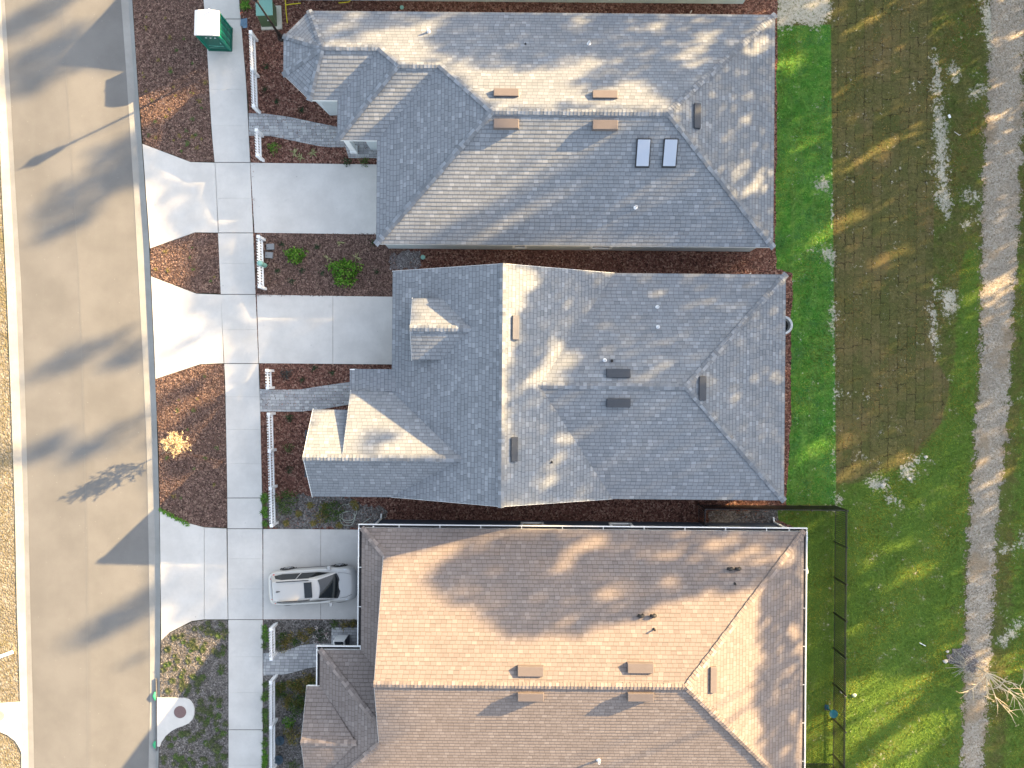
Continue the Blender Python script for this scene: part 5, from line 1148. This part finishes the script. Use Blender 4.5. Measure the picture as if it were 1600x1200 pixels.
# porch cabinet of the brown house
x, y = P(536, 1001); t = empty('porch_cabinet', (x, y, .03), 'white porch cabinet with a slanted dark top by the lower walk', 'cabinet'); mb = MB(); mb.hexa([(-.32, -.30, 0), (.30, -.30, 0), (.30, .34, 0), (-.32, .34, 0), (-.32, -.30, .75), (.30, -.30, .75), (.30, .34, 1.1), (-.32, .34, 1.1)]); cbx = mb.build('body', M['white'], t, bevel=.015)
mb = MB(); q = []
for zo in (.0, .03):
    for a, b in ((-.25, .02), (.23, .02), (.23, .29), (-.25, .29)): q.append((a, b, .75+(b+.30)/.64*.35+zo))
mb.hexa(q); mb.build('top_panel', M['glass_dark'], t, bevel=.006)
mb = MB(); mb.hexa([(.33, -.1, 0), (.37, -.1, 0), (.37, .36, 0), (.33, .36, 0), (.33, -.1, .7), (.37, -.1, .7), (.37, .36, 1.0), (.33, .36, 1.0)]); mb.build('side_panel', M['vent_black'], t)
# round tub by the middle house, patio awning of the brown house
x, y = P(1224, 508, .6); t = empty('round_tub', (x, y, 0), 'grey rimmed round tub half hidden under the middle roof edge', 'tub'); mb = MB(); mb.lathe((0, 0, 0), [(.46, 0), (.47, .55), (.52, .57), (.52, .62), (.40, .62), (.40, .2)], 28); mb.build('tub', simple('grey_tub', (.45, .48, .5), .5), t, smooth=False)
mb = MB(); mb.lathe((0, 0, 0), [(.398, .2), (.01, .21)], 28); mb.build('liner', M['pipe_black'], t)
t = empty('patio_awning', P(1255, 868, 2.2)+(0,), 'pale grey flared patio canopy under the brown roof gutter', 'awning'); O_ = tuple(t.location); mb = MB(O_); Xe = E3[0][1][0]
ysw = np.linspace(839, 896, 15); edge = [1262.5, 1262, 1261, 1260.2, 1259.6, 1259.2, 1259, 1259, 1259.2, 1259.6, 1260.2, 1261, 1262, 1263, 1263]
for i in range(14):
    a, b = P3(edge[i], ysw[i], 2.2), P3(edge[i+1], ysw[i+1], 2.2); mb.face([(15.0, a[1], 2.38), a, b, (15.0, b[1], 2.38)]); mb.face([(15.0, a[1], 2.35), a[:2]+(2.17,), b[:2]+(2.17,), (15.0, b[1], 2.35)][::-1]); mb.face([a, a[:2]+(2.17,), b[:2]+(2.17,), b])
mb.build('canopy', simple('grey_fabric', (.45, .48, .48), .8), t)
mb = MB(O_)
for i in (0, 14): a = P3(edge[i]-1, ysw[i], 2.2); mb.tube([(15.02, a[1], .03), (15.02, a[1], 2.3)], .03, 8); mb.tube([(15.02, a[1], 1.7), a[:2]+(2.18,)], .02, 6)
mb.build('frame', M['white'], t)
# survey marks and scraps at the top
ym = simple('yellow_paint', (0.62, 0.5, 0.03), 0.8)
mb = MB(); c0 = Vector(P3(447, 15))
def ln_(pts, w=.03): mb.tube([tuple(Vector(P3(*p, .03))-c0) for p in pts], w, 5)
ln_([(445, -20), (446, 2), (447, 18), (449, 36)]); ln_([(446.5, 8), (455, 6.5), (470, 5)]); tag(mb.build('marking_tape', ym, loc=c0), 'yellow utility tape on the mulch beside the green cabinet', 'tape', 'yellow utility tapes')
mb = MB(); c0 = Vector(P3(540, 4)); ln_([(529, 4.5), (538, 4), (545, 3), (551, -4)]); tag(mb.build('marking_tape', ym, loc=c0), 'shorter yellow tape above the octagonal bay roof at the top', 'tape', 'yellow utility tapes')
mb = MB()
for k in range(9): mb.face([tuple(Vector((random.uniform(-.22, .22), random.uniform(-.3, .3), random.uniform(.02, .12)))) for _ in range(4)])
tag(mb.build('tarp_scrap', simple('blue_tarp', (.12, .2, .28), .6), loc=P(382, 37)+(.02,)), 'crumpled blue plastic scrap beside the sidewalk by the utility cabinet', 'tarp')
om = simple('orange_mark', (.65, .16, .08), .8)
mb = MB(); mb.box((0, 0, .01), (.09, .14, .02)); mb.box((.1, .05, .01), (.05, .05, .02)); tag(mb.build('survey_flag', om, loc=P(375.5, 21)+(.0,)), 'orange survey flag at the sidewalk edge near the toilet', 'flag')
mb = MB(); mb.tube([(0, 0, 0), (0, 0, .25)], .03, 6); tag(mb.build('stake', M['white'], loc=P(1079, 20)+(0,)), 'white stake behind the top house eave', 'stake', 'white stakes'); 
mb = MB(); mb.tube([(0, 0, 0), (0, 0, .25)], .03, 6); tag(mb.build('stake', M['white'], loc=P(1171, 428)+(0,)), 'white stake between the two grey roofs', 'stake', 'white stakes')

# ------------------------------------------------------------------ the tall trees east of the lawns, whose crowns throw the dappled shade
SDEG = math.degrees(math.atan2(-0.454, 0.891))
OPS = []
def pol(v, pts, soft=8): OPS.append(('p', v, pts, soft))
def ell(v, cx, cy, a, b, ang=SDEG, soft=None): OPS.append(('e', v, (cx, cy, a, b, math.radians(ang)), soft or max(4, b*.45)))
pol(.97, [(1190, -60), (1900, -60), (1900, 1300), (1190, 1300)], 6)
# front yards and driveways of the two grey houses
pol(.97, [(343, -40), (1210, -40), (1210, 422), (790, 422), (612, 424), (612, 572), (545, 602), (480, 640), (470, 800), (560, 830), (560, 1230), (357, 1230), (353, 700), (351, 600), (346, 560)], 4)
pol(.95, [(221, 222), (300, 248), (342, 250), (346, 462), (330, 470), (305, 459), (290, 440), (302, 392), (262, 374), (247, 370), (257, 336), (236, 328)], 4)
pol(.95, [(290, 440), (350, 455), (352, 535), (330, 522), (300, 502), (280, 495), (286, 460)], 4)
ell(.2, 372, 540, 60, 4)
pol(.96, [(250, 860), (358, 820), (358, 1000), (305, 992), (288, 968), (252, 988)], 5)
pol(.95, [(246, 690), (300, 640), (352, 622), (356, 826), (250, 800), (250, 775), (285, 765), (275, 752), (250, 752)], 6)
for e in ((283, 690, 24, 22), (265, 635, 30, 10), (262, 762, 18, 7), (320, 605, 36, 10)): ell(.05, *e)
pol(0, [(470, 640), (545, 605), (600, 600), (700, 720), (690, 780), (485, 780)], 4); pol(0, [(632, 455), (690, 455), (745, 515), (700, 565), (632, 568)], 4)
# top house
pol(0, [(484, 64), (600, 64), (700, 96), (762, 170), (590, 388), (575, 300), (518, 226), (480, 160)], 4)
pol(.95, [(436, 8), (1218, 12), (1208, 388), (1050, 174), (757, 173), (677, 101), (585, 74), (500, 74), (470, 60)], 5)
pol(.04, [(757, 174), (1050, 174), (1206, 386), (586, 386)], 4)
pol(.85, [(1015, 176), (1052, 176), (1206, 388), (700, 388), (850, 300), (950, 225)], 22)
ell(.7, 800, 312, 130, 10); ell(.1, 815, 338, 110, 8); ell(.3, 1000, 300, 60, 8)
pol(0, [(500, 76), (520, 62), (580, 48), (640, 32), (720, 23), (722, 30), (660, 55), (690, 78), (730, 92), (770, 100), (800, 112), (850, 104), (905, 90), (960, 84), (972, 96), (915, 122), (900, 138), (950, 132), (985, 118), (1020, 134), (1062, 172), (757, 173), (680, 101), (610, 101), (585, 75)], 9)
for e in ((910, 32, 25, 7), (1010, 42, 25, 7), (1085, 36, 20, 5), (1105, 56, 35, 8), (1082, 79, 40, 8), (1082, 97, 22, 8), (1015, 82, 24, 6), (1182, 72, 26, 13), (1192, 42, 25, 10), (1145, 158, 9, 6), (1168, 150, 10, 6), (1165, 190, 14, 5), (1063, 168, 14, 10), (540, 35, 40, 8)): ell(.05, *e)
ell(.05, 1150, 272, 26, 14, -60); ell(.05, 1180, 290, 26, 12); ell(.05, 1195, 268, 14, 8)
pol(.6, [(895, 128), (960, 108), (985, 118), (950, 132), (915, 142)], 8)
# middle house
pol(.97, [(787, 411), (950, 427), (1233, 429), (1225, 785), (950, 783), (785, 800)], 5)
pol(.0, [(783, 410), (846, 420), (838, 445), (822, 470), (812, 500), (803, 540), (798, 600), (795, 690), (800, 740), (783, 740)], 6)
pol(.0, [(812, 602), (838, 575), (858, 548), (862, 520), (876, 538), (884, 552), (922, 556), (905, 572), (880, 580), (862, 596), (838, 606)], 7)
for e in ((1005, 588, 45, 6), (880, 604, 25, 6), (868, 608, 30, 7), (848, 600, 20, 7), (878, 690, 14, 9), (868, 718, 16, 8), (858, 752, 24, 12), (805, 787, 20, 6), (1216, 590, 12, 8)): ell(.05, *e)
ell(.55, 588, 690, 26, 12)
# brown house
pol(.96, [(668, 905), (712, 868), (760, 842), (830, 828), (1260, 824), (1256, 882), (1190, 902), (1140, 926), (1062, 926), (1000, 960), (962, 972), (905, 990), (868, 985), (800, 996), (765, 960), (700, 928)], 9)
for e in ((918, 846, 42, 11), (930, 848, 18, 9), (888, 880, 36, 9), (1045, 866, 28, 12), (945, 932, 24, 12), (992, 918, 18, 8), (1050, 912, 18, 9), (1125, 852, 40, 10), (1160, 868, 46, 14), (1185, 878, 24, 10), (845, 938, 10, 7), (885, 968, 14, 6), (985, 850, 20, 6), (760, 850, 20, 4), (1090, 838, 20, 6)): ell(.1, *e)
pol(.93, [(1235, 828), (1256, 828), (1256, 1150), (1220, 1165), (1186, 1105), (1180, 1070), (1196, 1030), (1212, 985), (1232, 940), (1218, 905), (1222, 880)], 10)
for e in ((1222, 870, 14, 22, -27, 7), (1240, 985, 10, 16, -27, 6), (1230, 1050, 14, 6), (1246, 880, 6, 14), (1215, 1085, 8, 8), (1240, 1120, 10, 8)): ell(.1, *e)
# road and front strips
ell(.55, 75, 90, 90, 30); ell(.5, 130, 300, 70, 24); ell(.45, 110, 560, 70, 16)
for v, e in ((.8, (48, 26, 75, 15)), (.6, (120, 62, 60, 13)), (.85, (80, 112, 50, 11)), (.5, (60, 105, 55, 9)), (.9, (200, 265, 55, 26)), (.85, (195, 228, 60, 16)), (.75, (115, 345, 50, 13)), (.45, (95, 310, 45, 10)), (.9, (200, 556, 34, 12)), (.55, (150, 540, 55, 10)), (.45, (105, 560, 40, 9)), (.6, (285, 540, 60, 8)), (.5, (250, 525, 40, 5)), (.9, (138, 702, 30, 12)), (.85, (68, 700, 48, 13)), (.75, (185, 668, 60, 6)), (.6, (205, 683, 40, 5)), (.5, (10, 715, 30, 12)), (.95, (196, 960, 62, 16)), (.85, (150, 990, 40, 9)), (.35, (215, 1028, 22, 7)), (.9, (290, 610, 40, 8)), (.9, (300, 660, 60, 9))): ell(v, *e)
pol(.9, [(206, -30), (330, -30), (334, 140), (240, 145), (214, 100)], 10)
# east lawns: streaks of sun
for v, e in ((.05, (1362, 238, 88, 8)), (.1, (1236, 101, 24, 10)), (.25, (1255, 222, 26, 7)), (.15, (1300, 358, 70, 8)), (.35, (1390, 402, 40, 7)), (.2, (1272, 704, 34, 9)), (.25, (1328, 738, 34, 8)), (.2, (1400, 724, 34, 8)), (.25, (1325, 688, 24, 12)), (.25, (1392, 858, 44, 7)), (.15, (1428, 896, 44, 7)), (.3, (1260, 1012, 26, 6)), (.3, (1285, 1070, 26, 5)), (.3, (1335, 985, 20, 6)), (.2, (1345, 1064, 36, 6)), (.1, (1558, 447, 44, 10)), (.3, (1352, 36, 36, 6)), (.4, (1470, 32, 18, 8)), (.4, (1590, 55, 20, 8)), (.4, (1560, 185, 30, 7)), (.1, (1567, 743, 20, 7)), (.3, (1578, 1040, 36, 14)), (.2, (1548, 1048, 30, 26)), (.4, (1360, 880, 18, 6)), (.3, (1268, 820, 20, 4)), (.35, (1480, 1010, 30, 5)), (.35, (1330, 130, 40, 4)), (.4, (1310, 20, 20, 8))): ell(v*.5, e[0], e[1], e[2]*1.1, e[3]*1.45)
pol(.0, [(1246, 1136), (1300, 1102), (1328, 1066), (1390, 1054), (1462, 1050), (1424, 1106), (1362, 1150), (1326, 1178), (1310, 1206), (1246, 1212)], 5)
pol(.0, [(1305, 1235), (1376, 1160), (1420, 1128), (1506, 1094), (1490, 1138), (1450, 1176), (1410, 1235)], 5)
ell(.5, 1410, 1182, 60, 5)
def shade(px, py):
    j = 5*np.sin(px*.07+py*.045)+4*np.sin(px*.13-py*.11+1)+3*np.sin(px*.31+py*.27); k = 5*np.sin(py*.08-px*.05+2)+4*np.sin(px*.17+py*.09)
    w_e = np.where(px > 1200, .35, 1.0); q = np.column_stack([px+j*.8*w_e, py+k*.6*w_e]); d = np.zeros(len(px))
    for ty, v, g_, soft in OPS:
        if ty == 'p': sd = sdf(q, g_)
        else:
            cx, cy, a, b, an = g_; X, Y = q[:, 0]-cx, q[:, 1]-cy; u_ = X*math.cos(an)+Y*math.sin(an); w_ = -X*math.sin(an)+Y*math.cos(an)
            sd = (1-np.sqrt((u_/a)**2+(w_/b)**2))*min(a, b)
        w = np.clip(.5+sd/(2*soft), 0, 1); d = d*(1-w)+v*w
    return d
uax = Vector((saz.y, -saz.x, 0)); S0 = 46.0
NS = 330000; U_ = rng.uniform(-38, 40, NS); Hh = rng.uniform(1.5, 29, NS)
hx, hy, okm = np.zeros(NS), np.zeros(NS), np.zeros(NS, bool); base_ = saz*S0; nd = -SUNV
for i in range(NS):
    o = base_+uax*U_[i]; o.z = Hh[i]; loc, n_, ix, ds = BVH.ray_cast(o, nd)
    if loc is None: continue
    hx[i], hy[i] = to_px(loc.x, loc.y, loc.z); okm[i] = True
dd = shade(hx, hy)
out = (hx < -60) | (hx > 1640) | (hy < -25) | (hy > 1225)
wv = .5+.5*np.sin(U_*.9+np.sin(Hh*.5)*1.5)*np.sin(Hh*.7+U_*.4)
dd = np.where(out, np.where(hx > 1640, .8*wv, np.where(hx < -60, .25*wv, .75*wv)), dd); dd = np.where(Hh > 27, 0, dd)
acc = okm & (rng.random(NS) < dd)
U_, Hh = U_[acc], Hh[acc]
TU = np.arange(-37, 41, 5.2); TS = rng.uniform(2.5, 8, len(TU)); TR = rng.uniform(2.6, 3.4, len(TU))
for k in range(len(TU)):
    sel = np.abs(U_-TU[k]) <= 2.6
    if not sel.any(): continue
    u, h = U_[sel], Hh[sel]; n = len(u); base_t = saz*(S0+TS[k])+uax*TU[k]
    t = empty('tall_tree', (base_t.x, base_t.y, 0), 'tall leafy tree in the row beyond the back lawns', 'tree', 'tall trees beyond the back lawns')
    dep = TS[k]+rng.normal(0, 1.7, n).clip(-3.2, 3.2)
    zc = h+dep*TE; X = saz.x*(S0+dep)+uax.x*u-base_t.x; Y = saz.y*(S0+dep)+uax.y*u-base_t.y
    a = rng.normal(size=(n, 3)); a /= np.linalg.norm(a, axis=1)[:, None]; b = np.cross(a, rng.normal(size=(n, 3))); b /= np.linalg.norm(b, axis=1)[:, None]
    L = rng.uniform(.12, .25, n)[:, None]; Wd = L*.62; c = np.column_stack([X, Y, zc])
    v = np.stack([c-a*L, c+b*Wd, c+a*L, c-b*Wd], 1).reshape(-1, 3)
    o = npmesh('crown', v, np.arange(n*4).reshape(n, 4), M['leaf_tree']); o.parent = t
    hi = min(float(np.percentile(zc, 60)), 14); mb = MB(); mb.tube([(0, 0, 0), (.1, .05, hi*.5), (0, .15, hi)], [.26, .18, .08], 8)
    for q in range(7):
        i = rng.integers(n); z0 = max(1.5, min(hi-.5, c[i, 2]*.7)); mb.tube([(.05, .05, z0), ((c[i, 0])*.5, c[i, 1]*.5, (z0+c[i, 2])/2), tuple(c[i])], [.07, .05, .02], 5, False)
    mb.build('trunk', M['bark'], t)
print('leaves', acc.sum())
